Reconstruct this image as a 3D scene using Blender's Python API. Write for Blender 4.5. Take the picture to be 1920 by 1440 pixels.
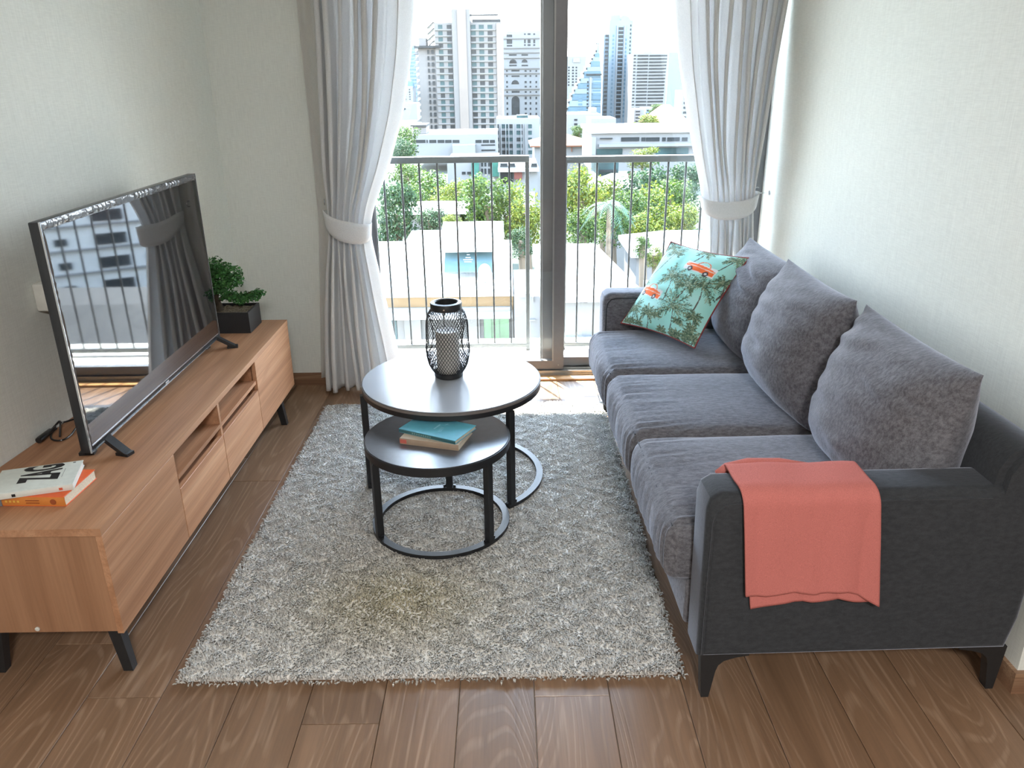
import bpy, bmesh, math, random
import numpy as np
from mathutils import Vector, Matrix

for o in list(bpy.data.objects):
    bpy.data.objects.remove(o)
S = bpy.context.scene
C = S.collection
rnd = random.Random(7)
rng = np.random.default_rng(11)
PI = math.pi

# ------------------------------------------------------------------ camera
CAM_H = 1.55
FPX = 1478.0
AX = Vector((0.9999015, -0.01376643, 0.00273466))
AY = Vector((-0.00756122, -0.36419886, 0.93129051))
AZ = Vector((-0.01182458, -0.93121946, -0.36426708))
cam = bpy.data.cameras.new('camera')
cam.sensor_width = 36.0
cam.lens = FPX / 1920 * 36.0
cam.clip_start = 0.05
cam.clip_end = 3000
camo = bpy.data.objects.new('camera', cam)
C.objects.link(camo)
right = Vector((AX[0], AY[0], AZ[0]))
down = Vector((AX[1], AY[1], AZ[1]))
fwd = Vector((AX[2], AY[2], AZ[2]))
M = Matrix.Identity(4)
for i in range(3):
    M[i][0] = right[i]; M[i][1] = -down[i]; M[i][2] = -fwd[i]
M.translation = Vector((0, 0, CAM_H))
camo.matrix_world = M
S.camera = camo


def pray(px, py):                       # direction of a photograph pixel, used to survey far things
    c = Vector((px - 960, py - 720, FPX))
    return Vector((AX.dot(c), AY.dot(c), AZ.dot(c)))


def at_y(px, py, Y):
    r = pray(px, py); t = Y / r.y
    return Vector((r.x * t, Y, CAM_H + r.z * t))


def at_z(px, py, z):
    r = pray(px, py); t = (z - CAM_H) / r.z
    return Vector((r.x * t, r.y * t, z))


# ------------------------------------------------------------------ world, sun, lamps, exposure
SKY = 4.6
SUN_DIR = Vector((-0.465, 0.885, 1.46)).normalized()     # towards the sun
SUN_E = 13.0
w = bpy.data.worlds.new('sky'); S.world = w
w.use_nodes = True
nt = w.node_tree; nt.nodes.clear()
wo = nt.nodes.new('ShaderNodeOutputWorld')
bg = nt.nodes.new('ShaderNodeBackground')
tc = nt.nodes.new('ShaderNodeTexCoord')
sx = nt.nodes.new('ShaderNodeSeparateXYZ')
rp = nt.nodes.new('ShaderNodeValToRGB')
nt.links.new(tc.outputs['Generated'], sx.inputs[0])
nt.links.new(sx.outputs['Z'], rp.inputs[0])
nt.links.new(rp.outputs[0], bg.inputs[0])
nt.links.new(bg.outputs[0], wo.inputs[0])
rp.color_ramp.elements[0].position = 0.0
rp.color_ramp.elements[0].color = (0.97, 0.98, 1.0, 1)
rp.color_ramp.elements[1].position = 0.65
rp.color_ramp.elements[1].color = (0.50, 0.70, 1.0, 1)
bg.inputs[1].default_value = SKY

sl = bpy.data.lights.new('sun', 'SUN')
sl.energy = SUN_E; sl.angle = math.radians(0.6); sl.color = (1.0, 0.94, 0.84)
so = bpy.data.objects.new('sun', sl); C.objects.link(so)
so.rotation_euler = SUN_DIR.to_track_quat('Z', 'Y').to_euler()

# power of the fill light added out of view behind the camera
FILL_W = 32.0
S.view_settings.view_transform = 'Standard'
S.view_settings.look = 'None'
S.view_settings.gamma = 1.0
S.view_settings.use_curve_mapping = False
S.view_settings.exposure = 2.05
S.cycles.use_denoising = True
S.cycles.max_bounces = 12
S.cycles.diffuse_bounces = 6
S.cycles.transparent_max_bounces = 24
S.cycles.sample_clamp_indirect = 6.0

# portal: tells the sampler where daylight enters
pl = bpy.data.lights.new('window_daylight', 'AREA')
pl.shape = 'RECTANGLE'; pl.size = 2.06; pl.size_y = 2.4
pl.cycles.is_portal = True
po = bpy.data.objects.new('window_daylight', pl); C.objects.link(po)
po.location = (0.27, 4.18, 1.22)
po.rotation_euler = (math.radians(-90), 0, 0)


# ------------------------------------------------------------------ node helpers
def new_mat(name):
    m = bpy.data.materials.new(name); m.use_nodes = True
    n = m.node_tree
    return m, n, n.nodes['Principled BSDF']


def N(n, kind, **kw):
    x = n.nodes.new(kind)
    for k, v in kw.items():
        setattr(x, k, v)
    return x


def setv(node, **kw):
    for k, v in kw.items():
        node.inputs[k.replace('_', ' ')].default_value = v


def rgb(c):
    return (c[0], c[1], c[2], 1)


def plain(name, col, rough=0.5, metal=0.0, spec=0.5, var=0.06, vscale=40.0, bump=0.0, bscale=200.0, coat=0.0, sheen=0.0):
    m, n, b = new_mat(name)
    setv(b, Roughness=rough, Metallic=metal)
    b.inputs['Specular IOR Level'].default_value = spec
    if coat: b.inputs['Coat Weight'].default_value = coat
    if sheen:
        b.inputs['Sheen Weight'].default_value = sheen
        b.inputs['Sheen Roughness'].default_value = 0.4
    t = N(n, 'ShaderNodeTexCoord')
    ns = N(n, 'ShaderNodeTexNoise'); ns.inputs['Scale'].default_value = vscale; ns.inputs['Detail'].default_value = 3
    n.links.new(t.outputs['Object'], ns.inputs['Vector'])
    r = N(n, 'ShaderNodeValToRGB')
    r.color_ramp.elements[0].position = 0.3; r.color_ramp.elements[1].position = 0.7
    r.color_ramp.elements[0].color = rgb([c * (1 - var) for c in col])
    r.color_ramp.elements[1].color = rgb([min(1, c * (1 + var)) for c in col])
    n.links.new(ns.outputs['Fac'], r.inputs[0]); n.links.new(r.outputs[0], b.inputs['Base Color'])
    if bump:
        n2 = N(n, 'ShaderNodeTexNoise'); n2.inputs['Scale'].default_value = bscale; n2.inputs['Detail'].default_value = 2
        n.links.new(t.outputs['Object'], n2.inputs['Vector'])
        bp = N(n, 'ShaderNodeBump'); bp.inputs['Strength'].default_value = bump; bp.inputs['Distance'].default_value = 0.002
        n.links.new(n2.outputs['Fac'], bp.inputs['Height']); n.links.new(bp.outputs[0], b.inputs['Normal'])
    return m


def wood(name, cols, grain='y', rings=16.0, stretch=0.10, scale=5.0, line=(0.5, 0.35, 0.22), line_amt=0.4, rough=0.42, streak=0.5, bump=0.25, spec=0.4, ringbump=0.0):
    """Boards: contour lines of a stretched noise give cathedral grain, fine noise gives pores; each piece is offset by its own random number."""
    m, n, b = new_mat(name)
    setv(b, Roughness=rough); b.inputs['Specular IOR Level'].default_value = spec
    t = N(n, 'ShaderNodeTexCoord'); oi = N(n, 'ShaderNodeObjectInfo')
    mp = N(n, 'ShaderNodeMapping')
    sc = {'x': (stretch, 1, 1), 'y': (1, stretch, 1), 'z': (1, 1, stretch)}[grain]
    mp.inputs['Scale'].default_value = sc
    off = N(n, 'ShaderNodeVectorMath', operation='SCALE'); off.inputs[3].default_value = 37.0
    cmb = N(n, 'ShaderNodeCombineXYZ')
    for i in range(3): n.links.new(oi.outputs['Random'], cmb.inputs[i])
    n.links.new(cmb.outputs[0], off.inputs[0])
    add = N(n, 'ShaderNodeVectorMath', operation='ADD')
    n.links.new(t.outputs['Object'], mp.inputs['Vector'])
    n.links.new(mp.outputs[0], add.inputs[0]); n.links.new(off.outputs[0], add.inputs[1])
    big = N(n, 'ShaderNodeTexNoise'); setv(big, Scale=scale, Detail=1.5, Roughness=0.45); big.inputs['Distortion'].default_value = 0.6
    n.links.new(add.outputs[0], big.inputs['Vector'])
    mul = N(n, 'ShaderNodeMath', operation='MULTIPLY'); mul.inputs[1].default_value = rings * 6.283
    n.links.new(big.outputs['Fac'], mul.inputs[0])
    sn = N(n, 'ShaderNodeMath', operation='SINE'); n.links.new(mul.outputs[0], sn.inputs[0])
    ln = N(n, 'ShaderNodeMapRange'); ln.inputs['From Min'].default_value = 0.35; ln.inputs['From Max'].default_value = 1.0
    n.links.new(sn.outputs[0], ln.inputs[0])
    m2 = N(n, 'ShaderNodeMapping'); m2.inputs['Scale'].default_value = [1 if s == 1 else 0.25 for s in sc]
    n.links.new(add.outputs[0], m2.inputs['Vector'])
    fine = N(n, 'ShaderNodeTexNoise'); setv(fine, Scale=scale * 22, Detail=3, Roughness=0.6)
    n.links.new(m2.outputs[0], fine.inputs['Vector'])
    mid = N(n, 'ShaderNodeTexNoise'); setv(mid, Scale=scale * 2.2, Detail=3, Roughness=0.55)
    n.links.new(m2.outputs[0], mid.inputs['Vector'])
    r = N(n, 'ShaderNodeValToRGB')
    els = r.color_ramp.elements
    els[0].position = 0.28; els[0].color = rgb(cols[0])
    els[1].position = 0.74; els[1].color = rgb(cols[2])
    e = els.new(0.5); e.color = rgb(cols[1])
    n.links.new(mid.outputs['Fac'], r.inputs[0])
    mx = N(n, 'ShaderNodeMix', data_type='RGBA'); mx.inputs['B'].default_value = rgb(line)
    lm = N(n, 'ShaderNodeMath', operation='MULTIPLY'); lm.inputs[1].default_value = line_amt
    n.links.new(ln.outputs[0], lm.inputs[0])
    lm2 = N(n, 'ShaderNodeMath', operation='MULTIPLY')
    fr = N(n, 'ShaderNodeMapRange'); fr.inputs['From Min'].default_value = 0.3; fr.inputs['From Max'].default_value = 0.6
    n.links.new(fine.outputs['Fac'], fr.inputs[0])
    n.links.new(lm.outputs[0], lm2.inputs[0]); n.links.new(fr.outputs[0], lm2.inputs[1])
    n.links.new(lm2.outputs[0], mx.inputs['Factor']); n.links.new(r.outputs[0], mx.inputs['A'])
    # per piece brightness + streaks
    hs = N(n, 'ShaderNodeHueSaturation')
    v1 = N(n, 'ShaderNodeMapRange'); v1.inputs['To Min'].default_value = 0.88; v1.inputs['To Max'].default_value = 1.13
    n.links.new(oi.outputs['Random'], v1.inputs[0])
    v2 = N(n, 'ShaderNodeMapRange'); v2.inputs['From Min'].default_value = 0.3; v2.inputs['From Max'].default_value = 0.7
    v2.inputs['To Min'].default_value = 1 - 0.3 * streak; v2.inputs['To Max'].default_value = 1 + 0.2 * streak
    n.links.new(fine.outputs['Fac'], v2.inputs[0])
    vm = N(n, 'ShaderNodeMath', operation='MULTIPLY'); n.links.new(v1.outputs[0], vm.inputs[0]); n.links.new(v2.outputs[0], vm.inputs[1])
    n.links.new(vm.outputs[0], hs.inputs['Value']); n.links.new(mx.outputs['Result'], hs.inputs['Color'])
    n.links.new(hs.outputs[0], b.inputs['Base Color'])
    bp = N(n, 'ShaderNodeBump'); bp.inputs['Strength'].default_value = bump; bp.inputs['Distance'].default_value = 0.0012
    hb = N(n, 'ShaderNodeMath', operation='MULTIPLY_ADD'); hb.inputs[1].default_value = -ringbump
    n.links.new(ln.outputs[0], hb.inputs[0]); n.links.new(fine.outputs['Fac'], hb.inputs[2])
    n.links.new(hb.outputs[0], bp.inputs['Height']); n.links.new(bp.outputs[0], b.inputs['Normal'])
    return m


def fabric_sofa(name, dark, light, scale=26.0, rough=0.85, sheen=0.35, bump=0.5):
    m, n, b = new_mat(name)
    setv(b, Roughness=rough); b.inputs['Specular IOR Level'].default_value = 0.15
    b.inputs['Sheen Weight'].default_value = sheen; b.inputs['Sheen Roughness'].default_value = 0.35
    b.inputs['Sheen Tint'].default_value = (0.8, 0.85, 1, 1)
    t = N(n, 'ShaderNodeTexCoord'); mp = N(n, 'ShaderNodeMapping'); mp.inputs['Scale'].default_value = (0.55, 1.6, 1.0)
    n.links.new(t.outputs['Object'], mp.inputs['Vector'])
    a = N(n, 'ShaderNodeTexNoise'); setv(a, Scale=scale, Detail=5, Roughness=0.72)
    n.links.new(mp.outputs[0], a.inputs['Vector'])
    c = N(n, 'ShaderNodeTexNoise'); setv(c, Scale=420, Detail=2)
    n.links.new(t.outputs['Object'], c.inputs['Vector'])
    mx = N(n, 'ShaderNodeMath', operation='MULTIPLY_ADD'); mx.inputs[1].default_value = 0.30
    n.links.new(c.outputs['Fac'], mx.inputs[0])
    sb = N(n, 'ShaderNodeMath', operation='SUBTRACT'); sb.inputs[1].default_value = 0.15
    n.links.new(a.outputs['Fac'], sb.inputs[0]); n.links.new(sb.outputs[0], mx.inputs[2])
    r = N(n, 'ShaderNodeValToRGB')
    r.color_ramp.elements[0].position = 0.36; r.color_ramp.elements[0].color = rgb(dark)
    r.color_ramp.elements[1].position = 0.66; r.color_ramp.elements[1].color = rgb(light)
    n.links.new(mx.outputs[0], r.inputs[0]); n.links.new(r.outputs[0], b.inputs['Base Color'])
    bp = N(n, 'ShaderNodeBump'); bp.inputs['Strength'].default_value = bump; bp.inputs['Distance'].default_value = 0.002
    n.links.new(mx.outputs[0], bp.inputs['Height']); n.links.new(bp.outputs[0], b.inputs['Normal'])
    return m


def woven(name, col, rough=0.9, scale=900.0, bump=0.3, trans=0.0, var=0.08, aniso=(1, 1, 1)):
    m, n, b = new_mat(name)
    setv(b, Roughness=rough); b.inputs['Specular IOR Level'].default_value = 0.1
    t = N(n, 'ShaderNodeTexCoord'); mp = N(n, 'ShaderNodeMapping'); mp.inputs['Scale'].default_value = aniso
    n.links.new(t.outputs['Object'], mp.inputs['Vector'])
    a = N(n, 'ShaderNodeTexNoise'); setv(a, Scale=scale, Detail=2)
    n.links.new(mp.outputs[0], a.inputs['Vector'])
    r = N(n, 'ShaderNodeValToRGB')
    r.color_ramp.elements[0].position = 0.3; r.color_ramp.elements[0].color = rgb([x * (1 - var) for x in col])
    r.color_ramp.elements[1].position = 0.7; r.color_ramp.elements[1].color = rgb([min(1, x * (1 + var)) for x in col])
    n.links.new(a.outputs['Fac'], r.inputs[0]); n.links.new(r.outputs[0], b.inputs['Base Color'])
    bp = N(n, 'ShaderNodeBump'); bp.inputs['Strength'].default_value = bump; bp.inputs['Distance'].default_value = 0.001
    n.links.new(a.outputs['Fac'], bp.inputs['Height']); n.links.new(bp.outputs[0], b.inputs['Normal'])
    if trans:
        tr = N(n, 'ShaderNodeBsdfTranslucent'); n.links.new(r.outputs[0], tr.inputs['Color'])
        mx = N(n, 'ShaderNodeMixShader'); mx.inputs[0].default_value = trans
        n.links.new(b.outputs[0], mx.inputs[1]); n.links.new(tr.outputs[0], mx.inputs[2])
        n.links.new(mx.outputs[0], n.nodes['Material Output'].inputs['Surface'])
    return m


def glass_thin(name, tint=(0.97, 0.99, 0.985), ior=1.35):
    m, n, b = new_mat(name)
    n.nodes.remove(b)
    tr = N(n, 'ShaderNodeBsdfTransparent'); tr.inputs[0].default_value = rgb(tint)
    gl = N(n, 'ShaderNodeBsdfGlossy'); gl.inputs['Roughness'].default_value = 0.0
    lw = N(n, 'ShaderNodeLayerWeight'); lw.inputs['Blend'].default_value = 0.5
    pw = N(n, 'ShaderNodeMath', operation='POWER'); pw.inputs[1].default_value = 5.0
    n.links.new(lw.outputs['Facing'], pw.inputs[0])
    fr = N(n, 'ShaderNodeMath', operation='MULTIPLY_ADD'); fr.inputs[1].default_value = 0.85; fr.inputs[2].default_value = 0.035
    n.links.new(pw.outputs[0], fr.inputs[0])
    mx = N(n, 'ShaderNodeMixShader')
    n.links.new(fr.outputs[0], mx.inputs[0]); n.links.new(tr.outputs[0], mx.inputs[1]); n.links.new(gl.outputs[0], mx.inputs[2])
    n.links.new(mx.outputs[0], n.nodes['Material Output'].inputs['Surface'])
    return m


def attr_color(name, attr, rough=0.85, trans=0.0, bump=0.0, bscale=300.0, spec=0.15):
    m, n, b = new_mat(name)
    setv(b, Roughness=rough); b.inputs['Specular IOR Level'].default_value = spec
    a = N(n, 'ShaderNodeAttribute'); a.attribute_name = attr
    n.links.new(a.outputs['Color'], b.inputs['Base Color'])
    if bump:
        t = N(n, 'ShaderNodeTexCoord')
        n2 = N(n, 'ShaderNodeTexNoise'); n2.inputs['Scale'].default_value = bscale
        n.links.new(t.outputs['Object'], n2.inputs['Vector'])
        bp = N(n, 'ShaderNodeBump'); bp.inputs['Strength'].default_value = bump; bp.inputs['Distance'].default_value = 0.001
        n.links.new(n2.outputs['Fac'], bp.inputs['Height']); n.links.new(bp.outputs[0], b.inputs['Normal'])
    if trans:
        tr = N(n, 'ShaderNodeBsdfTranslucent'); n.links.new(a.outputs['Color'], tr.inputs['Color'])
        mx = N(n, 'ShaderNodeMixShader'); mx.inputs[0].default_value = trans
        n.links.new(b.outputs[0], mx.inputs[1]); n.links.new(tr.outputs[0], mx.inputs[2])
        n.links.new(mx.outputs[0], n.nodes['Material Output'].inputs['Surface'])
    return m


def marble(name):
    m, n, b = new_mat(name)
    setv(b, Roughness=0.22); b.inputs['Specular IOR Level'].default_value = 0.6
    t = N(n, 'ShaderNodeTexCoord')
    d = N(n, 'ShaderNodeTexNoise'); setv(d, Scale=3.2, Detail=4, Roughness=0.6)
    n.links.new(t.outputs['Object'], d.inputs['Vector'])
    ab = N(n, 'ShaderNodeMath', operation='SUBTRACT'); ab.inputs[1].default_value = 0.5
    n.links.new(d.outputs['Fac'], ab.inputs[0])
    ab2 = N(n, 'ShaderNodeMath', operation='ABSOLUTE'); n.links.new(ab.outputs[0], ab2.inputs[0])
    mr = N(n, 'ShaderNodeMapRange'); mr.inputs['From Min'].default_value = 0.0; mr.inputs['From Max'].default_value = 0.012
    mr.inputs['To Min'].default_value = 1; mr.inputs['To Max'].default_value = 0
    n.links.new(ab2.outputs[0], mr.inputs[0])
    k = N(n, 'ShaderNodeTexNoise'); setv(k, Scale=2.4, Detail=1)
    n.links.new(t.outputs['Object'], k.inputs['Vector'])
    kr = N(n, 'ShaderNodeMapRange'); kr.inputs['From Min'].default_value = 0.52; kr.inputs['From Max'].default_value = 0.66
    n.links.new(k.outputs['Fac'], kr.inputs[0])
    ml = N(n, 'ShaderNodeMath', operation='MULTIPLY'); n.links.new(mr.outputs[0], ml.inputs[0]); n.links.new(kr.outputs[0], ml.inputs[1])
    mx = N(n, 'ShaderNodeMix', data_type='RGBA'); mx.inputs['A'].default_value = (0.37, 0.39, 0.43, 1); mx.inputs['B'].default_value = (0.22, 0.21, 0.21, 1)
    n.links.new(ml.outputs[0], mx.inputs['Factor']); n.links.new(mx.outputs['Result'], b.inputs['Base Color'])
    return m


def wallpaper(name, col):
    m, n, b = new_mat(name)
    setv(b, Roughness=0.8); b.inputs['Specular IOR Level'].default_value = 0.2
    t = N(n, 'ShaderNodeTexCoord')
    hs = []
    for sc in ((260, 260, 14), (30, 30, 330)):
        mp = N(n, 'ShaderNodeMapping'); mp.inputs['Scale'].default_value = sc
        n.links.new(t.outputs['Object'], mp.inputs['Vector'])
        a = N(n, 'ShaderNodeTexNoise'); setv(a, Scale=1.0, Detail=2)
        n.links.new(mp.outputs[0], a.inputs['Vector']); hs.append(a)
    ad = N(n, 'ShaderNodeMath', operation='ADD'); n.links.new(hs[0].outputs['Fac'], ad.inputs[0]); n.links.new(hs[1].outputs['Fac'], ad.inputs[1])
    r = N(n, 'ShaderNodeValToRGB')
    r.color_ramp.elements[0].position = 0.35; r.color_ramp.elements[0].color = rgb([c * 0.93 for c in col])
    r.color_ramp.elements[1].position = 0.65; r.color_ramp.elements[1].color = rgb([min(1, c * 1.05) for c in col])
    hf = N(n, 'ShaderNodeMath', operation='MULTIPLY'); hf.inputs[1].default_value = 0.5
    n.links.new(ad.outputs[0], hf.inputs[0]); n.links.new(hf.outputs[0], r.inputs[0]); n.links.new(r.outputs[0], b.inputs['Base Color'])
    bp = N(n, 'ShaderNodeBump'); bp.inputs['Strength'].default_value = 0.25; bp.inputs['Distance'].default_value = 0.001
    n.links.new(ad.outputs[0], bp.inputs['Height']); n.links.new(bp.outputs[0], b.inputs['Normal'])
    return m


# ------------------------------------------------------------------ mesh helpers
class MB:
    def __init__(s):
        s.v = []; s.f = []

    def add(s, v, f):
        o = len(s.v)
        s.v.extend([tuple(map(float, p)) for p in v])
        s.f.extend([tuple(int(i) + o for i in q) for q in f])
        return s

    def box(s, x0, x1, y0, y1, z0, z1):
        v = [(x, y, z) for x in (x0, x1) for y in (y0, y1) for z in (z0, z1)]
        f = [(0, 1, 3, 2), (4, 6, 7, 5), (0, 4, 5, 1), (2, 3, 7, 6), (0, 2, 6, 4), (1, 5, 7, 3)]
        return s.add(v, f)

    def rbox(s, x0, x1, y0, y1, z0, z1, r=0.01, seg=3):
        b = bmesh.new()
        bmesh.ops.create_cube(b, size=1)
        for q in b.verts:
            q.co = Vector(((x0 + x1) / 2 + q.co.x * (x1 - x0), (y0 + y1) / 2 + q.co.y * (y1 - y0), (z0 + z1) / 2 + q.co.z * (z1 - z0)))
        bmesh.ops.bevel(b, geom=list(b.edges), offset=r, segments=seg, profile=0.5, affect='EDGES')
        return s.bm(b)

    def bm(s, b):
        b.verts.index_update()
        s.add([q.co for q in b.verts], [[q.index for q in f.verts] for f in b.faces])
        b.free()
        return s

    def grid(s, P, cu=False, cv=False):
        P = np.asarray(P, float); m, n = P.shape[:2]
        f = []
        for i in range(m if cu else m - 1):
            i2 = (i + 1) % m
            for j in range(n if cv else n - 1):
                j2 = (j + 1) % n
                f.append((i * n + j, i2 * n + j, i2 * n + j2, i * n + j2))
        return s.add(P.reshape(-1, 3), f)

    def tube(s, pts, r, n=8, closed=False, rx=None):
        P = [Vector(p) for p in pts]; m = len(P)
        rr = r if hasattr(r, '__len__') else [r] * m
        up = Vector((0, 0, 1)); rows = []
        pu = None
        for i in range(m):
            a = P[(i - 1) % m] if (closed or i > 0) else P[i]
            b = P[(i + 1) % m] if (closed or i < m - 1) else P[i]
            t = (b - a).normalized()
            if pu is None:
                u = t.cross(up)
                if u.length < 1e-3: u = t.cross(Vector((1, 0, 0)))
            else:
                u = pu - t * pu.dot(t)
            u.normalize(); pu = u
            v = t.cross(u)
            rows.append([P[i] + (u * math.cos(2 * PI * k / n) + v * math.sin(2 * PI * k / n)) * rr[i] for k in range(n)])
        o = len(s.v)
        s.grid(np.array([[list(q) for q in row] for row in rows]), cu=closed, cv=True)
        if not closed:
            s.f.append(tuple(o + k for k in range(n))); s.f.append(tuple(o + (m - 1) * n + k for k in reversed(range(n))))
        return s

    def lathe(s, prof, n=48, c=(0, 0, 0), a0=0.0):
        P = np.array([[(c[0] + r * math.cos(a0 + 2 * PI * k / n), c[1] + r * math.sin(a0 + 2 * PI * k / n), c[2] + z) for k in range(n)] for r, z in prof])
        o = len(s.v)
        s.grid(P, cv=True)
        m = len(prof)
        if prof[0][0] > 1e-6: s.f.append(tuple(o + k for k in range(n)))
        if prof[-1][0] > 1e-6: s.f.append(tuple(o + (m - 1) * n + k for k in reversed(range(n))))
        return s

    def prism(s, poly, d0, d1, axis='y'):
        """poly in the other two axes, extruded along axis"""
        def P(a, b, d):
            return {'y': (a, d, b), 'x': (d, a, b), 'z': (a, b, d)}[axis]
        n = len(poly)
        v = [P(a, b, d0) for a, b in poly] + [P(a, b, d1) for a, b in poly]
        f = [tuple(range(n)), tuple(range(2 * n - 1, n - 1, -1))] + [(i, (i + 1) % n, n + (i + 1) % n, n + i) for i in range(n)]
        return s.add(v, f)

    def bar(s, a, b, wd, ht=None):
        """square bar from a to b"""
        ht = ht or wd
        a = Vector(a); b = Vector(b); t = (b - a).normalized()
        u = t.cross(Vector((0, 0, 1)))
        if u.length < 1e-3: u = Vector((1, 0, 0))
        u.normalize(); v = u.cross(t)
        q = [(-1, -1), (1, -1), (1, 1), (-1, 1)]
        V = [p + u * (x * wd / 2) + v * (y * ht / 2) for p in (a, b) for x, y in q]
        return s.add(V, [(3, 2, 1, 0), (4, 5, 6, 7)] + [(i, (i + 1) % 4, 4 + (i + 1) % 4, 4 + i) for i in range(4)])


def wm(o):
    m = Matrix.LocRotScale(o.location, o.rotation_euler, o.scale)
    return wm(o.parent) @ m if o.parent else m


def mesh_of(name, mb, mat, smooth=False, inv=None):
    me = bpy.data.meshes.new(name)
    V = mb.v
    if inv is not None:
        A = np.array(V) if len(V) else np.zeros((0, 3))
        I = np.array(inv)
        V = (A @ I[:3, :3].T + I[:3, 3]).tolist()
    me.from_pydata(V, [], mb.f)
    b = bmesh.new(); b.from_mesh(me)
    bmesh.ops.recalc_face_normals(b, faces=b.faces)
    b.to_mesh(me); b.free()
    if smooth:
        me.shade_smooth()
        if smooth != 'all':
            try:
                me.set_sharp_from_angle(angle=math.radians(38))
            except Exception:
                pass
    if mat: me.materials.append(mat)
    return me


def obj(name, mb, mat, parent=None, smooth=False, kind=None):
    """one mesh object; coordinates in mb are world coordinates"""
    inv = wm(parent).inverted() if parent else None
    o = bpy.data.objects.new(name, mesh_of(name, mb, mat, smooth, inv))
    C.objects.link(o)
    if parent: o.parent = parent
    if kind: o['kind'] = kind
    return o


def thing(name, label, cat, loc=(0, 0, 0), rz=0.0, group=None):
    o = bpy.data.objects.new(name, None); C.objects.link(o)
    o.empty_display_size = 0.05
    o.location = loc; o.rotation_euler = (0, 0, rz)
    o['label'] = label; o['category'] = cat
    if group: o['group'] = group
    return o


def tag(o, label, cat, group=None):
    o['label'] = label; o['category'] = cat
    if group: o['group'] = group
    return o


def struct(name, mb, mat, parent=None, smooth=False):
    return obj(name, mb, mat, parent, smooth, None if parent else 'structure')


def inst(name, me, loc, scale=(1, 1, 1), parent=None, rz=0.0):
    """object sharing mesh data; loc in world coordinates of an unrotated parent"""
    o = bpy.data.objects.new(name, me); C.objects.link(o)
    if parent:
        o.parent = parent
        loc = wm(parent).inverted() @ Vector(loc)
    o.location = loc; o.scale = scale; o.rotation_euler = (0, 0, rz)
    return o


# ------------------------------------------------------------------ materials
M_wall = wallpaper('wallpaper', (0.74, 0.765, 0.725))
M_rear = plain('rear_room_paint', (0.42, 0.42, 0.41), 0.9)
M_ceil = plain('ceiling_paint', (0.8, 0.8, 0.78), 0.9)
M_floor = wood('oak_floor', ((0.17, 0.098, 0.056), (0.215, 0.127, 0.075), (0.26, 0.157, 0.095)), 'y', rings=24, stretch=0.15, scale=4.2,
               line=(0.36, 0.245, 0.165), line_amt=0.5, rough=0.33, streak=0.45, bump=0.3, spec=0.5, ringbump=0.5)
M_cab = wood('walnut_veneer', ((0.36, 0.175, 0.092), (0.48, 0.25, 0.138), (0.58, 0.33, 0.195)), 'y', rings=5, stretch=0.07, scale=9,
             line=(0.32, 0.15, 0.08), line_amt=0.4, rough=0.5, streak=0.5, bump=0.12, spec=0.3)
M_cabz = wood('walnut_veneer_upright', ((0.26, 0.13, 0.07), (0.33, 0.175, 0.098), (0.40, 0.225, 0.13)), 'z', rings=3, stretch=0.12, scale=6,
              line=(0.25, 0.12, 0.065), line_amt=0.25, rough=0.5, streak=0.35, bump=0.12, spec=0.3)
M_base = wood('baseboard_wood', ((0.16, 0.085, 0.05), (0.22, 0.12, 0.07), (0.27, 0.155, 0.095)), 'x', rings=3, scale=8)
M_black = plain('black_metal', (0.016, 0.017, 0.019), 0.42, 0.0, 0.5, bump=0.1)
M_blackgl = plain('black_plastic', (0.012, 0.012, 0.013), 0.28, 0.0, 0.5)
M_alu = plain('bronze_aluminium', (0.125, 0.125, 0.13), 0.35, 0.4, 0.5, var=0.04)
M_alu2 = plain('grey_aluminium', (0.22, 0.22, 0.215), 0.35, 0.5, 0.5, var=0.04)
M_rail = plain('grey_rail_paint', (0.11, 0.118, 0.118), 0.4, 0.1, 0.5)
M_bar = plain('dark_baluster_paint', (0.045, 0.048, 0.05), 0.45, 0.0, 0.4)
M_glass = glass_thin('pane_glass')
M_conc = plain('pale_concrete', (0.62, 0.61, 0.58), 0.9, bump=0.2, bscale=60)
M_curtain = woven('grey_curtain_cloth', (0.80, 0.80, 0.80), trans=0.33, scale=700, bump=0.2, aniso=(1, 1, 0.3))
M_lining = woven('pale_curtain_lining', (0.75, 0.74, 0.71), trans=0.4, scale=500, bump=0.1)
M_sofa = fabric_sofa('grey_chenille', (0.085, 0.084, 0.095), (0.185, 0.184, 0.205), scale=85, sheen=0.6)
M_sofa_shade = fabric_sofa('grey_chenille_shaded', (0.032, 0.035, 0.039), (0.047, 0.050, 0.056), scale=90, sheen=0.55, bump=0.25)  # same chenille as the cushions, shade painted in as a darker colour
M_throw = woven('salmon_wool', (0.52, 0.17, 0.15), scale=520, bump=0.5, var=0.16, aniso=(1, 1, 2.2))
M_marble = marble('white_marble_laminate')
M_slate = plain('dark_grey_laminate', (0.085, 0.09, 0.105), 0.24, 0.0, 0.5, var=0.05)
M_slate.node_tree.nodes['Principled BSDF'].inputs['IOR'].default_value = 2.0
M_screen = plain('screen_glass', (0.006, 0.006, 0.008), 0.03, 0.0, 0.5, var=0.0)
M_screen.node_tree.nodes['Principled BSDF'].inputs['IOR'].default_value = 2.6
M_bezel = plain('gunmetal_bezel', (0.03, 0.032, 0.036), 0.28, 0.2, 0.5)
M_silver = plain('silver_edge', (0.62, 0.63, 0.65), 0.22, 0.9, 0.5)
M_film = plain('clear_wrinkled_film', (0.10, 0.10, 0.105), 0.10, 0.0, 0.9, bump=0.7, bscale=120)
M_whiteplast = plain('white_plastic', (0.62, 0.62, 0.58), 0.45)
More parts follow.
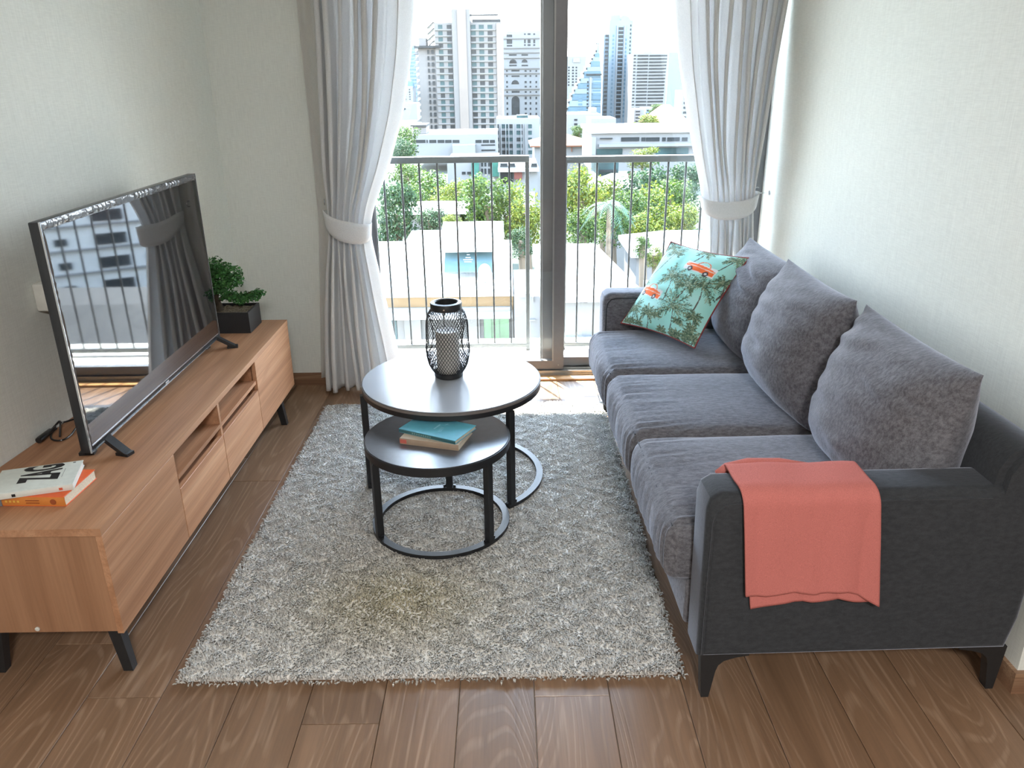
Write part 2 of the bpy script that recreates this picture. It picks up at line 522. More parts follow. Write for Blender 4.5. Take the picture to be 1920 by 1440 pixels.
M_pot = plain('black_ceramic', (0.017, 0.018, 0.021), 0.5)
M_soil = plain('gravel_soil', (0.16, 0.13, 0.09), 0.95, var=0.6, vscale=160, bump=1.0, bscale=160)
M_bark = plain('dark_bark', (0.06, 0.045, 0.03), 0.9, var=0.3, bump=0.8, bscale=90)
M_bonsai = attr_color('bonsai_leaf', 'tint', 0.5, trans=0.2, spec=0.35)
M_candle = plain('ivory_candle_wax', (0.72, 0.70, 0.66), 0.5)
M_paper = plain('page_paper', (0.70, 0.63, 0.50), 0.9, var=0.12, vscale=300)


# ------------------------------------------------------------------ the room
WY = 4.0            # inner face of window wall, left part
RX = 1.335          # right wall, near end
def rwx(y): return 1.287 + 0.0205 * (WY - y)
def lwx(y): return -1.395 - 0.0745 * (WY - y)      # left wall runs slightly askew

sub = MB().box(-2.2, 3.2, -2.6, 4.25, -0.16, -0.012)
floor = struct('floor', sub, M_ceil)
XE = 0.0545
cols = [XE + 0.2015 * k for k in range(-9, 14)]
joint0 = {-3: 1.576, 0: 1.662, -2: 2.35, -1: 1.02, 1: 2.55, -4: 2.1, -5: 1.2, -6: 2.9, -7: 1.9, 2: 1.35, 3: 2.2, 4: 1.3, 5: 0.9}
kk = -9
for k, x in enumerate(cols[:-1]):
    col = k - 9
    j = joint0.get(col, 0.4 + (col * 0.47) % 1.2)
    ys = [j + 1.22 * q for q in range(-4, 4)]
    ys = sorted(set([-2.6] + [y for y in ys if -2.5 < y < 4.1] + [4.13]))
    for y0, y1 in zip(ys[:-1], ys[1:]):
        g = 0.0008
        b = bmesh.new()
        bmesh.ops.create_cube(b, size=1)
        cx, cy = x + 0.10075, (y0 + y1) / 2
        for q in b.verts:
            q.co = Vector((q.co.x * (0.2015 - 2 * g), q.co.y * (y1 - y0 - 2 * g), q.co.z * 0.012))
        top = [e for e in b.edges if all(v.co.z > 0 for v in e.verts)]
        bmesh.ops.bevel(b, geom=top, offset=0.0012, segments=1, affect='EDGES')
        mb = MB().bm(b)
        me = mesh_of('floor_plank', mb, M_floor)
        o = bpy.data.objects.new('floor_plank', me); C.objects.link(o); o.parent = floor
        o.location = (cx, cy, -0.006)

TOPZ = 2.62
x0, x1 = lwx(WY), lwx(-2.6)
struct('wall_left', MB().prism([(x0, WY), (x1, -2.6), (x1 - 0.15, -2.6), (x0 - 0.15, WY)], -0.05, TOPZ, 'z'), M_wall)
wb = MB().box(-1.6, -0.78, WY, 4.22, -0.05, TOPZ)
wb.box(-0.78, 1.288, WY, 4.22, 2.43, TOPZ)
wb.box(1.288, 1.6, WY, 4.22, -0.05, TOPZ)
struct('wall_back', wb, M_wall)
wr = MB().prism([(rwx(WY), WY), (rwx(1.66), 1.66), (rwx(1.66) + 0.15, 1.66), (rwx(WY) + 0.15, WY)], -0.05, TOPZ, 'z')
wr.box(RX + 0.15, 3.2, 1.66, 1.80, -0.05, TOPZ)
struct('wall_right', wr, M_wall)
struct('wall_side', MB().box(3.05, 3.2, -2.6, 1.66, -0.05, TOPZ), M_rear)
struct('wall_front', MB().box(-2.2, 3.2, -2.75, -2.6, -0.05, TOPZ), M_rear)
struct('ceiling', MB().box(-2.2, 3.2, -2.75, 4.22, TOPZ, TOPZ + 0.15), M_ceil)


def bb(name, mb):
    return struct(name, mb, M_base)


bb('baseboard_back', MB().box(-1.40, -0.78, WY - 0.014, WY, 0, 0.062).box(-1.40, -0.78, WY - 0.010, WY, 0.062, 0.068))
bb('baseboard_left', MB().prism([(lwx(WY), WY), (lwx(-2.5), -2.5), (lwx(-2.5) + 0.014, -2.5), (lwx(WY) + 0.014, WY)], 0, 0.066, 'z'))
bb('baseboard_right', MB().prism([(rwx(WY) - 0.012, WY), (rwx(1.66) - 0.012, 1.66), (rwx(1.66), 1.66), (rwx(WY), WY)], 0, 0.066, 'z').box(RX - 0.012, 3.05, 1.646, 1.66, 0, 0.066))
struct('trim_1', MB().rbox(-0.78, 1.286, 4.0, 4.065, 0.0, 0.012, 0.003, 2), wood('threshold_oak', ((0.42, 0.22, 0.09), (0.52, 0.28, 0.12), (0.6, 0.35, 0.16)), 'x', rings=6, scale=6))

# sliding balcony door
door = bpy.data.objects.new('door_1', None); C.objects.link(door); door['kind'] = 'structure'
door.location = (0.26, 4.13, 0)
DX0, DX1 = -0.78, 1.286
fr = MB().box(DX0, DX0 + 0.05, 4.05, 4.21, 0, 2.43).box(DX1 - 0.05, DX1, 4.05, 4.21, 0, 2.43).box(DX0 + 0.05, DX1 - 0.05, 4.05, 4.21, 2.38, 2.43)
obj('door_frame', fr, M_alu, door)
tk = MB().box(DX0 + 0.05, DX1 - 0.05, 4.055, 4.21, 0.0, 0.022)
for yy in (4.06, 4.112, 4.160, 4.205):
    tk.box(DX0 + 0.05, DX1 - 0.05, yy, yy + 0.006, 0.022, 0.038)
obj('sill_track', tk, M_alu2, door)


def sash(xa, xb, ya, yb, stl, str_, zb=0.038):
    s = MB()
    s.box(xa, xa + stl, ya, yb, zb, 2.375)
    s.box(xb - str_, xb, ya, yb, zb, 2.375)
    s.box(xa + stl, xb - str_, ya, yb, zb, zb + 0.052)
    s.box(xa + stl, xb - str_, ya, yb, 2.32, 2.375)
    q = obj('sash', s, M_alu, door)
    g = MB().box(xa + stl - 0.006, xb - str_ + 0.006, (ya + yb) / 2 - 0.003, (ya + yb) / 2 + 0.003, zb + 0.045, 2.33)
    obj('glass_pane', g, M_glass, q)
    # bead strips
    bd = MB()
    bd.box(xb - str_ - 0.004, xb - str_ + 0.004, ya - 0.003, ya + 0.004, zb + 0.052, 2.32)
    bd.box(xa + stl - 0.004, xa + stl + 0.004, ya - 0.003, ya + 0.004, zb + 0.052, 2.32)
    obj('glazing_bead', bd, M_alu2, q)
    return q


sash(DX0 + 0.05, 0.297, 4.075, 4.110, 0.055, 0.060)
sash(0.182, DX1 - 0.05, 4.130, 4.165, 0.060, 0.055)
obj('interlock_strip', MB().box(0.172, 0.215, 4.166, 4.19, 0.04, 2.37), M_alu2, door)
rv = MB().lathe([(0.004, 0), (0.004, 0.002)], 10)
obj('screw', MB().add([(p[0] + 0.268, 4.075 - p[2], p[1] + 0.065) for p in rv.v], rv.f), M_alu2, door)

# balcony ledge; unseen canopy above, sized to cut off the sun patch
struct('trim_2', MB().box(-1.6, 2.2, 4.22, 4.62, -0.30, 0.045), M_conc)
struct('trim_3', MB().box(-3.0, 4.0, 4.22, 5.1, TOPZ + 0.03, TOPZ + 0.2), M_conc)
struct('trim_4', MB().box(-3.0, -0.79, 4.22, 4.35, -4, 6).box(1.33, 4.0, 4.22, 4.35, -4, 6), M_conc)


# railings
def railing(label, xa, xb, bars, zt, post=None):
    t = thing('balcony_railing', label, 'railing', ((xa + xb) / 2, 4.4, 0.045), group=None)
    obj('top_rail', MB().rbox(xa, xb, 4.375, 4.425, zt - 0.034, zt, 0.004, 2), M_rail, t, True)
    obj('bottom_rail', MB().rbox(xa, xb, 4.385, 4.415, 0.065, 0.09, 0.003, 2), M_rail, t, True)
    bm_ = None
    for i, x in enumerate(bars):
        if bm_ is None:
            bm_ = mesh_of('baluster', MB().rbox(-0.005, 0.005, -0.005, 0.005, 0.088, zt - 0.033, 0.0015, 1), M_bar, True)
        inst('baluster', bm_, (x, 4.4, 0), parent=t)
    for p in (post or []):
        obj('post', MB().rbox(p - 0.011, p + 0.011, 4.388, 4.412, 0.045, zt - 0.001, 0.002, 1), M_rail, t, True)
    return t


railing('dark grey balcony railing outside the left door pane, ending in a post', -1.25, 0.121, [0.110 - 0.0975 * k for k in range(1, 14)], 1.150, [0.110])
railing('dark grey balcony railing outside the right door pane, running behind the sofa', 0.305, 2.0, [0.392 + 0.0965 * k for k in range(0, 16)], 1.142, [0.316])

# unseen fill light added behind the camera to brighten the near side
for i, (lx, ly) in enumerate(((0.3, -1.2),)):
    t = thing('ceiling_fill', 'round white ceiling fill light added unseen behind the viewer', 'lamp', (lx, ly, TOPZ))
    obj('fill_housing', MB().lathe([(0.30, TOPZ - 0.005), (0.30, TOPZ - 0.05), (0.285, TOPZ - 0.05), (0.285, TOPZ - 0.01)], 48, (lx, ly, 0)), M_whiteplast, t, True)
    al = bpy.data.lights.new('fill_light', 'AREA'); al.shape = 'DISK'; al.size = 0.56; al.energy = FILL_W; al.color = (1.0, 0.97, 0.93)
    ao = bpy.data.objects.new('fill_light', al); C.objects.link(ao); ao.location = (lx, ly, TOPZ - 0.055)


# ------------------------------------------------------------------ rug
def make_rug():
    X0, X1, Y0, Y1 = -0.925, 0.468, 1.715, 3.66
    t = thing('shag_rug', 'pale grey shaggy rug on the floor under the nesting tables', 'rug', ((X0 + X1) / 2, (Y0 + Y1) / 2, 0))
    obj('rug_backing', MB().rbox(X0 + 0.015, X1 - 0.015, Y0 + 0.016, Y1 - 0.015, 0.0, 0.0185, 0.008, 3), plain('rug_backing', (0.84, 0.825, 0.79), 0.95), t)
    sp = 0.0063
    nx = int((X1 - X0) / sp); ny = int((Y1 - Y0) / sp)
    gx, gy = np.meshgrid(np.linspace(X0 + 0.003, X1 - 0.003, nx), np.linspace(Y0 + 0.003, Y1 - 0.003, ny))
    px = gx.ravel() + rng.uniform(-0.0038, 0.0038, gx.size); py = gy.ravel() + rng.uniform(-0.0038, 0.0038, gx.size)
    n = px.size
    # clumped lean: low frequency direction field + jitter
    ang = 2.2 * np.sin(px * 31 + 2.1 * np.sin(py * 23)) + 1.9 * np.cos(py * 37 + 1.7 * np.sin(px * 19)) + rng.normal(0, 0.8, n)
    lean = rng.uniform(0.005, 0.0105, n)
    h = rng.uniform(0.0085, 0.0135, n) + 0.0025 * np.sin(px * 47 + 3 * np.sin(py * 41))
    edge = np.minimum(np.minimum(px - X0, X1 - px), np.minimum(py - Y0, Y1 - py))
    h *= np.clip(0.65 + edge / 0.02, 0.65, 1)
    dx = np.cos(ang) * lean; dy = np.sin(ang) * lean
    # outer tufts spill over the border
    ex = np.where(px - X0 < 0.008, -1, np.where(X1 - px < 0.008, 1, 0)); ey = np.where(py - Y0 < 0.008, -1, np.where(Y1 - py < 0.008, 1, 0))
    dx = dx * 0.7 + ex * 0.003; dy = dy * 0.7 + ey * 0.003
    r = rng.uniform(0.0025, 0.0033, n)
    lev = [(0.0, 0.0, 0.85), (0.55, 0.25, 1.15), (1.0, 0.75, 1.15), (0.80, 1.25, 0.55)]   # height, lean, radius
    K = 3
    sid = ((ex != 0) | (ey != 0)).astype(float) * rng.random(n)
    zb = 0.0135 - 0.007 * sid
    rot = rng.uniform(0, 2 * PI, n)
    V = np.zeros((n, len(lev) * K, 3), np.float32)
    for i, (hh, ll, rr) in enumerate(lev):
        for k in range(K):
            a = rot + 2 * PI * k / K + i * 0.7
            V[:, i * K + k, 0] = px + dx * ll + np.cos(a) * r * rr
            V[:, i * K + k, 1] = py + dy * ll + np.sin(a) * r * rr
            V[:, i * K + k, 2] = zb + h * hh - sid * 0.009 * ll
    F = []
    for i in range(len(lev) - 1):
        for k in range(K):
            k2 = (k + 1) % K
            F.append([i * K + k, i * K + k2, (i + 1) * K + k2, (i + 1) * K + k])
    F = np.array(F)
    quads = (F[None] + (np.arange(n) * len(lev) * K)[:, None, None]).reshape(-1, 4)
    b = (len(lev) - 1) * K
    tris = (np.array([[b, b + 1, b + 2]])[None] + (np.arange(n) * len(lev) * K)[:, None, None]).reshape(-1, 3)
    me = bpy.data.meshes.new('rug_pile')
    nv = n * len(lev) * K
    me.vertices.add(nv); me.vertices.foreach_set('co', (V - np.array([(X0 + X1) / 2, (Y0 + Y1) / 2, 0])).astype(np.float32).ravel())
    loops = np.concatenate([quads.ravel(), tris.ravel()])
    me.loops.add(loops.size); me.loops.foreach_set('vertex_index', loops.astype(np.int32))
    starts = np.concatenate([np.arange(len(quads)) * 4, len(quads) * 4 + np.arange(len(tris)) * 3])
    me.polygons.add(len(starts)); me.polygons.foreach_set('loop_start', starts.astype(np.int32))
    me.update(calc_edges=True); me.validate()
    me.shade_smooth()
    tone = np.minimum(rng.uniform(0.80, 1.10, n), 1.01)
    base = np.array([0.985, 0.97, 0.94])
    # yarn yellowed in a worn patch in front of the tables
    st = np.exp(-(((px + 0.36) / 0.24) ** 2 + ((py - 2.06) / 0.17) ** 2))
    col = base[None] * tone[:, None]
    col = col * (1 - st[:, None] * np.array([0.12, 0.17, 0.34])[None])
    vc = np.ones((n, len(lev) * K, 4), np.float32)
    vc[:, :, :3] = col[:, None, :]
    at = me.color_attributes.new('tint', 'FLOAT_COLOR', 'POINT')
    at.data.foreach_set('color', vc.ravel())
    me.materials.append(attr_color('rug_yarn', 'tint', 0.95, spec=0.05, trans=0.40))
    o = bpy.data.objects.new('rug_pile', me); C.objects.link(o); o.parent = t; o['kind'] = 'stuff'


make_rug()


# ------------------------------------------------------------------ media cabinet
def make_cabinet():
    Y0, Y1 = 1.768, 3.635
    XF, XB = -1.062, -1.412
    ZB, ZT = 0.145, 0.475
    t = thing('media_cabinet', 'long walnut media cabinet on black legs against the left wall', 'cabinet', (-1.27, (Y0 + Y1) / 2, 0))
    obj('top_panel', MB().prism([(lwx(Y0) + 0.003, Y0 - 0.004), (XF, Y0 - 0.004), (XF, Y1), (lwx(Y1) + 0.003, Y1)], ZT - 0.022, ZT, 'z'), M_cab, t)
    obj('side_panel', MB().box(lwx(Y0) + 0.006, XF - 0.020, Y0 + 0.006, Y0 + 0.022, ZB, ZT - 0.0225), M_cabz, t)
    obj('side_panel', MB().box(XB + 0.004, XF - 0.020, Y1 - 0.022, Y1 - 0.006, ZB, ZT - 0.0225), M_cabz, t)
    obj('bottom_panel', MB().box(XB + 0.004, XF - 0.020, Y0 + 0.0225, Y1 - 0.0225, ZB, ZB + 0.016), M_cab, t)
    obj('back_panel', MB().box(XB + 0.004, XB + 0.012, Y0 + 0.0225, Y1 - 0.0225, ZB + 0.0165, ZT - 0.0225), M_cab, t)
    A, B, D = 2.243, 2.657, 3.100
    inner = MB()
    for y in (A, B, D):
        obj('divider', MB().box(XB + 0.0125, XF - (0.004 if y == B else 0.021), y - 0.008, y + 0.008, ZB + 0.0165, ZT - 0.0225), M_cab, t)
    zs = 0.356
    for y0, y1 in ((A, B), (B, D)):
        obj('shelf', MB().box(XB + 0.0125, XF - 0.004, y0 + 0.0085, y1 - 0.0085, zs, zs + 0.015), M_cab, t)
        obj('slot_floor', MB().box(XB + 0.0125, XF - 0.022, y0 + 0.0085, y1 - 0.0085, 0.300, 0.312), M_cab, t)
    for nm, y0, y1, z1 in (('door', Y0 - 0.002, A - 0.001, ZT - 0.0235), ('drawer_front', A + 0.0015, B - 0.0015, 0.3255), ('drawer_front', B + 0.0015, D - 0.0015, 0.3255), ('door', D + 0.001, Y1 - 0.001, ZT - 0.0235)):
        obj(nm, MB().rbox(XF - 0.0185, XF - 0.001, y0, y1, ZB - 0.002, z1, 0.0012, 1), M_cab, t)
    for (lx, ly) in ((XF - 0.030, Y0 + 0.035), (XF - 0.030, Y1 - 0.165), (-1.44, Y0 + 0.035), (XB + 0.045, Y1 - 0.165)):
        s = 1 if lx > -1.2 else -1
        sy = -1 if ly < 2.5 else 1
        l = MB()
        a = Vector((lx - s * 0.012, ly, ZB - 0.001)); b = Vector((lx + s * 0.006, ly + sy * 0.006, 0.0))
        q = 0.0165
        V = [a + Vector((dx * q, dy * q, 0)) for dx, dy in ((-1, -1), (1, -1), (1, 1), (-1, 1))] + [b + Vector((dx * q * 0.82, dy * q * 0.82, 0)) for dx, dy in ((-1, -1), (1, -1), (1, 1), (-1, 1))]
        l.add(V, [(0, 1, 2, 3), (7, 6, 5, 4)] + [(i, (i + 1) % 4, 4 + (i + 1) % 4, 4 + i) for i in range(4)])
        obj('leg', l, M_black, t)
    ds = MB().lathe([(0.0065, 0), (0.0065, 0.003), (0.004, 0.004)], 12)
    cx, cz = -1.30, ZB + 0.012
    obj('screw_cap', MB().add([(cx + p[0], Y0 + 0.0055 - p[2], cz + p[1]) for p in ds.v], ds.f), M_whiteplast, t)


make_cabinet()


# ------------------------------------------------------------------ television
def make_tv():
    X = -1.242
    Y0, Y1, Z0, Z1 = 2.108, 3.232, 0.522, 1.203
    t = thing('television', 'large flat black television standing on the walnut cabinet', 'television', (X - 0.02, (Y0 + Y1) / 2, 0.475))
    obj('bezel', MB().rbox(X - 0.030, X, Y0, Y1, Z0, Z1, 0.004, 2), M_bezel, t, True)
    obj('back_housing', MB().rbox(X - 0.062, X - 0.0302, Y0 + 0.14, Y1 - 0.14, Z0 + 0.02, Z1 - 0.18, 0.02, 3), M_blackgl, t, True)
    obj('screen', MB().box(X + 0.0002, X + 0.0016, Y0 + 0.011, Y1 - 0.011, Z0 + 0.023, Z1 - 0.024), M_screen, t)
    e = MB()
    w_ = 0.0032
    e.box(X - 0.002, X + 0.0030, Y0 + 0.0005, Y0 + 0.0005 + w_, Z0, Z1)
    e.box(X - 0.002, X + 0.0030, Y1 - 0.0005 - w_, Y1 - 0.0005, Z0, Z1)
    e.box(X - 0.002, X + 0.0030, Y0 + 0.004, Y1 - 0.004, Z0 + 0.0005, Z0 + 0.003)
    e.box(X + 0.0005, X + 0.0028, Y0 + 0.011, Y1 - 0.011, Z0 + 0.019, Z0 + 0.0225)
    obj('edge_trim', e, M_silver, t)
    # wrinkled protective film left along the top and the near side
    yy = np.linspace(Y0 + 0.004, Y1 - 0.004, 220)
    P = []
    for a in (0, 0.33, 0.66, 1.0):
        row = []
        for y in yy:
            bulge = math.sin(a * PI) * (0.003 + 0.0016 * math.sin(y * 130 + 6 * math.sin(y * 23)))
            row.append((X + 0.0022 + bulge + 0.0006 * math.sin(y * 300 + a * 9), y, Z1 - 0.022 + 0.020 * a + 0.0012 * math.sin(y * 80 + a * 5)))
        P.append(row)
    f = MB().grid(P)
    zz = np.linspace(Z0 + 0.03, Z1 - 0.02, 140)
    P = []
    for a in (0, 0.5, 1.0):
        P.append([(X + 0.0022 + math.sin(a * PI) * (0.003 + 0.0015 * math.sin(z * 120 + 5 * math.sin(z * 31))), Y0 + 0.004 + 0.007 * a, z) for z in zz])
    f.grid(P)
    obj('protective_film', f, M_film, t, True)
    obj('logo_plate', MB().rbox(X + 0.0005, X + 0.0026, 2.655, 2.685, Z0 + 0.006, Z0 + 0.014, 0.0008, 1), M_silver, t)
    for ys, sg in ((2.215, -1), (3.205, 1)):
        ft = MB()
        # tapered foot blade reaching forwards and backwards from the lower edge
        for fx, dy in ((0.075, sg * 0.022), (-0.06, sg * 0.01)):
            a = Vector((X - 0.015, ys, Z0 + 0.012)); b = Vector((X - 0.015 + fx, ys + dy, 0.4805))
            ft.bar(a, b + (b - a).normalized() * 0.0, 0.030, 0.013)
            d = (b - a); d.z = 0; d.normalize()
            ft.bar(b - d * 0.03 + Vector((0, 0, 0.000)), b + d * 0.014, 0.030, 0.0095)
        obj('foot', ft, M_black, t)


make_tv()

# cables on the cabinet behind the television
def make_cable():
    t = thing('power_cable', 'coiled black power cable with plug on the cabinet behind the television', 'cable', (-1.40, 2.38, 0.475))
    def P(px, py, z): return at_z(px, py, z)
    z = 0.4795
    pts = []
    keys = [(150, 783, 0.484), (135, 787, 0.487), (115, 792, 0.49), (100, 786, 0.49), (93, 788, 0.49), (92, 797, 0.485), (95, 806, 0.481), (104, 797, 0.486), (112, 790, 0.493), (113, 800, 0.486), (112, 818, 0.481)]
    def smooth(K, n=10):
        out = []
        K = [Vector(P(*k)) for k in K]
        for i in range(len(K) - 1):
            p0 = K[max(i - 1, 0)]; p1 = K[i]; p2 = K[i + 1]; p3 = K[min(i + 2, len(K) - 1)]
            for j in range(n):
                u = j / n
                out.append(0.5 * ((2 * p1) + (-p0 + p2) * u + (2 * p0 - 5 * p1 + 4 * p2 - p3) * u * u + (-p0 + 3 * p1 - 3 * p2 + p3) * u ** 3))
        out.append(K[-1])
        return out
    obj('cord', MB().tube(smooth(keys), 0.0030, 8), M_blackgl, t, True)
    keys2 = [(152, 795, 0.484), (142, 803, 0.483), (133, 815, 0.479), (120, 824, 0.479), (106, 826, 0.479), (96, 822, 0.479), (97, 812, 0.480), (106, 803, 0.486)]
    obj('cord', MB().tube(smooth(keys2), 0.0030, 8), M_blackgl, t, True)
    a = P(104, 800, 0.487); b = P(72, 826, 0.4865)
    obj('plug', MB().tube([a, a.lerp(b, 0.25), a.lerp(b, 0.3), a.lerp(b, 0.9), b], [0.003, 0.004, 0.0085, 0.011, 0.010], 10), M_blackgl, t, True)


make_cable()

# wall outlet behind the television
def make_socket():
    c = at_y(82, 555, 2.47)
    xw = lwx(2.47)
    t = thing('wall_outlet', 'white plastic cable outlet box on the left wall behind the television', 'outlet', (xw, 2.47, 0.90))
    obj('outlet_box', MB().rbox(xw + 0.001, xw + 0.052, 2.44, 2.54, 0.865, 0.955, 0.008, 3), M_whiteplast, t, True)
    obj('outlet_cover', MB().rbox(xw + 0.0525, xw + 0.056, 2.45, 2.53, 0.872, 0.948, 0.0015, 1), M_whiteplast, t, True)


make_socket()


# ------------------------------------------------------------------ leaf clouds
def leaf_cloud(name, blobs, count, size, cols, mat, parent=None, seed=1, aspect=0.6, kind='stuff', shell=0.55):
    """quads scattered over a set of ellipsoids (cx,cy,cz,rx,ry,rz); tint per leaf"""
    g = np.random.default_rng(seed)
    B = np.array(blobs, float)
    wgt = (B[:, 3] * B[:, 4] + B[:, 4] * B[:, 5] + B[:, 3] * B[:, 5]); wgt /= wgt.sum()
    k = g.choice(len(B), count, p=wgt)
    d = g.normal(size=(count, 3)); d /= np.linalg.norm(d, axis=1)[:, None]
    rad = shell + (1.05 - shell) * g.random(count) ** 0.6
    rad *= 1 + 0.10 * np.sin(7 * d[:, 0] + 3 * k) + 0.10 * np.sin(8 * d[:, 2] + 5 * k)
    c = B[k, :3] + d * B[k, 3:] * rad[:, None]
    nrm = d * 0.7 + g.normal(size=(count, 3)) * 0.55 + np.array([0, 0, 0.35]); nrm /= np.linalg.norm(nrm, axis=1)[:, None]
    a = np.cross(nrm, g.normal(size=(count, 3))); a /= np.linalg.norm(a, axis=1)[:, None]
    b = np.cross(nrm, a)
    s = size * g.uniform(0.65, 1.3, count)
    V = np.zeros((count, 4, 3))
    V[:, 0] = c - a * s[:, None]; V[:, 2] = c + a * s[:, None]
    lift = nrm * (s * 0.18)[:, None]
    V[:, 1] = c - b * (s * aspect)[:, None] + lift; V[:, 3] = c + b * (s * aspect)[:, None] + lift
    me = bpy.data.meshes.new(name)
    me.from_pydata(V.reshape(-1, 3).tolist(), [], [(4 * i, 4 * i + 1, 4 * i + 2, 4 * i + 3) for i in range(count)])
    cc = np.array(cols, float)
    u = g.random(count) * (len(cc) - 1)
    i0 = np.minimum(u.astype(int), len(cc) - 2); f = (u - i0)[:, None]
    tint = cc[i0] * (1 - f) + cc[i0 + 1] * f
    vc = np.ones((count, 4, 4), np.float32); vc[:, :, :3] = tint[:, None, :]
    at = me.color_attributes.new('tint', 'FLOAT_COLOR', 'POINT'); at.data.foreach_set('color', vc.ravel())
    me.materials.append(mat)
    return me


def make_bonsai():
    cx, cy = -1.30, 3.51
    t = thing('bonsai', 'small bonsai tree in a square black pot on the far end of the cabinet', 'plant', (cx, cy, 0.475), 0.0)
    pot = MB()
    x0, x1, y0, y1, z0, z1 = -1.408, -1.172, 3.425, 3.595, 0.4755, 0.572
    pot.box(x0, x1, y0, y1, z0, z0 + 0.01)
    pot.box(x0, x0 + 0.009, y0, y1, z0 + 0.01, z1); pot.box(x1 - 0.009, x1, y0, y1, z0 + 0.01, z1)
    pot.box(x0 + 0.009, x1 - 0.009, y0, y0 + 0.009, z0 + 0.01, z1); pot.box(x0 + 0.009, x1 - 0.009, y1 - 0.009, y1, z0 + 0.01, z1)
    obj('pot', pot, M_pot, t)
    g = []
    for i in range(24):
        for_row = []
        for j in range(16):
            for_row.append((x0 + 0.0095 + (x1 - x0 - 0.019) * i / 23, y0 + 0.0095 + (y1 - y0 - 0.019) * j / 15, z1 - 0.012 + rnd.uniform(-0.004, 0.005)))
        g.append(for_row)
    obj('soil', MB().grid(g), M_soil, t)
    tr = MB()
    p0 = Vector((-1.335, 3.51, z1 - 0.02))
    tr.tube([p0, p0 + Vector((0.006, 0, 0.03)), p0 + Vector((-0.006, 0.0, 0.065)), p0 + Vector((0.01, 0, 0.11)), p0 + Vector((0.0, 0, 0.16))], [0.026, 0.017, 0.014, 0.010, 0.006], 10)
    tr.tube([p0 + Vector((0, 0, 0.055)), p0 + Vector((0.05, -0.005, 0.075)), p0 + Vector((0.11, -0.01, 0.078)), p0 + Vector((0.16, 0, 0.09))], [0.010, 0.008, 0.006, 0.004], 8)
    tr.tube([p0 + Vector((0, 0, 0.05)), p0 + Vector((-0.03, 0, 0.058)), p0 + Vector((-0.075, 0.0, 0.066))], [0.009, 0.007, 0.004], 8)
    obj('trunk', tr, M_bark, t, True)
    bl = [(-1.33, 3.51, 0.760, 0.070, 0.07, 0.042), (-1.255, 3.50, 0.735, 0.055, 0.06, 0.04), (-1.36, 3.51, 0.735, 0.055, 0.055, 0.045), (-1.30, 3.50, 0.70, 0.07, 0.07, 0.035),
          (-1.24, 3.50, 0.700, 0.045, 0.05, 0.028), (-1.32, 3.50, 0.665, 0.045, 0.05, 0.025), (-1.27, 3.49, 0.635, 0.04, 0.045, 0.025),
          (-1.215, 3.49, 0.622, 0.05, 0.045, 0.024), (-1.165, 3.49, 0.630, 0.045, 0.045, 0.022), (-1.135, 3.49, 0.645, 0.028, 0.035, 0.018), (-1.385, 3.51, 0.64, 0.03, 0.04, 0.022)]
    me = leaf_cloud('foliage', [(a - cx, b - cy, c - 0.475, d, e, f) for a, b, c, d, e, f in bl], 3400, 0.0078, [(0.02, 0.08, 0.022), (0.045, 0.16, 0.04), (0.09, 0.27, 0.07)], M_bonsai, seed=5, aspect=0.62, shell=0.35)
    o = bpy.data.objects.new('foliage', me); C.objects.link(o); o.parent = t; o['kind'] = 'stuff'


make_bonsai()


# ------------------------------------------------------------------ books
def text_mesh(body, size_x, size_y, name, mat, parent, Mx, thick=0.0004, bold=0.04):
    """lettering laid in the local xy plane, scaled to size_x by size_y, then placed by matrix Mx (world)"""
    cu = bpy.data.curves.new(name, 'FONT'); cu.body = body; cu.resolution_u = 3
    cu.align_x = 'LEFT'; cu.offset = bold
    tmp = bpy.data.objects.new('tmp_text', cu); C.objects.link(tmp)
    dg = bpy.context.evaluated_depsgraph_get(); dg.update()
    me = bpy.data.meshes.new_from_object(tmp.evaluated_get(dg))
    bpy.data.objects.remove(tmp)
    V = np.array([v.co[:] for v in me.vertices]); F = [tuple(p.vertices) for p in me.polygons]
    lo = V.min(0); hi = V.max(0)
    V[:, 0] = (V[:, 0] - lo[0]) / (hi[0] - lo[0]) * size_x; V[:, 1] = (V[:, 1] - lo[1]) / (hi[1] - lo[1]) * size_y
    V[:, 2] = thick
    mb = MB()
    mb.add([Mx @ Vector(p) for p in V], F)
    bpy.data.meshes.remove(me)
    inv = wm(parent).inverted()
    m2 = bpy.data.meshes.new(name); m2.from_pydata([inv @ Vector(p) for p in mb.v], [], mb.f); m2.materials.append(mat)
    o = bpy.data.objects.new(name, m2); C.objects.link(o); o.parent = parent
    return o


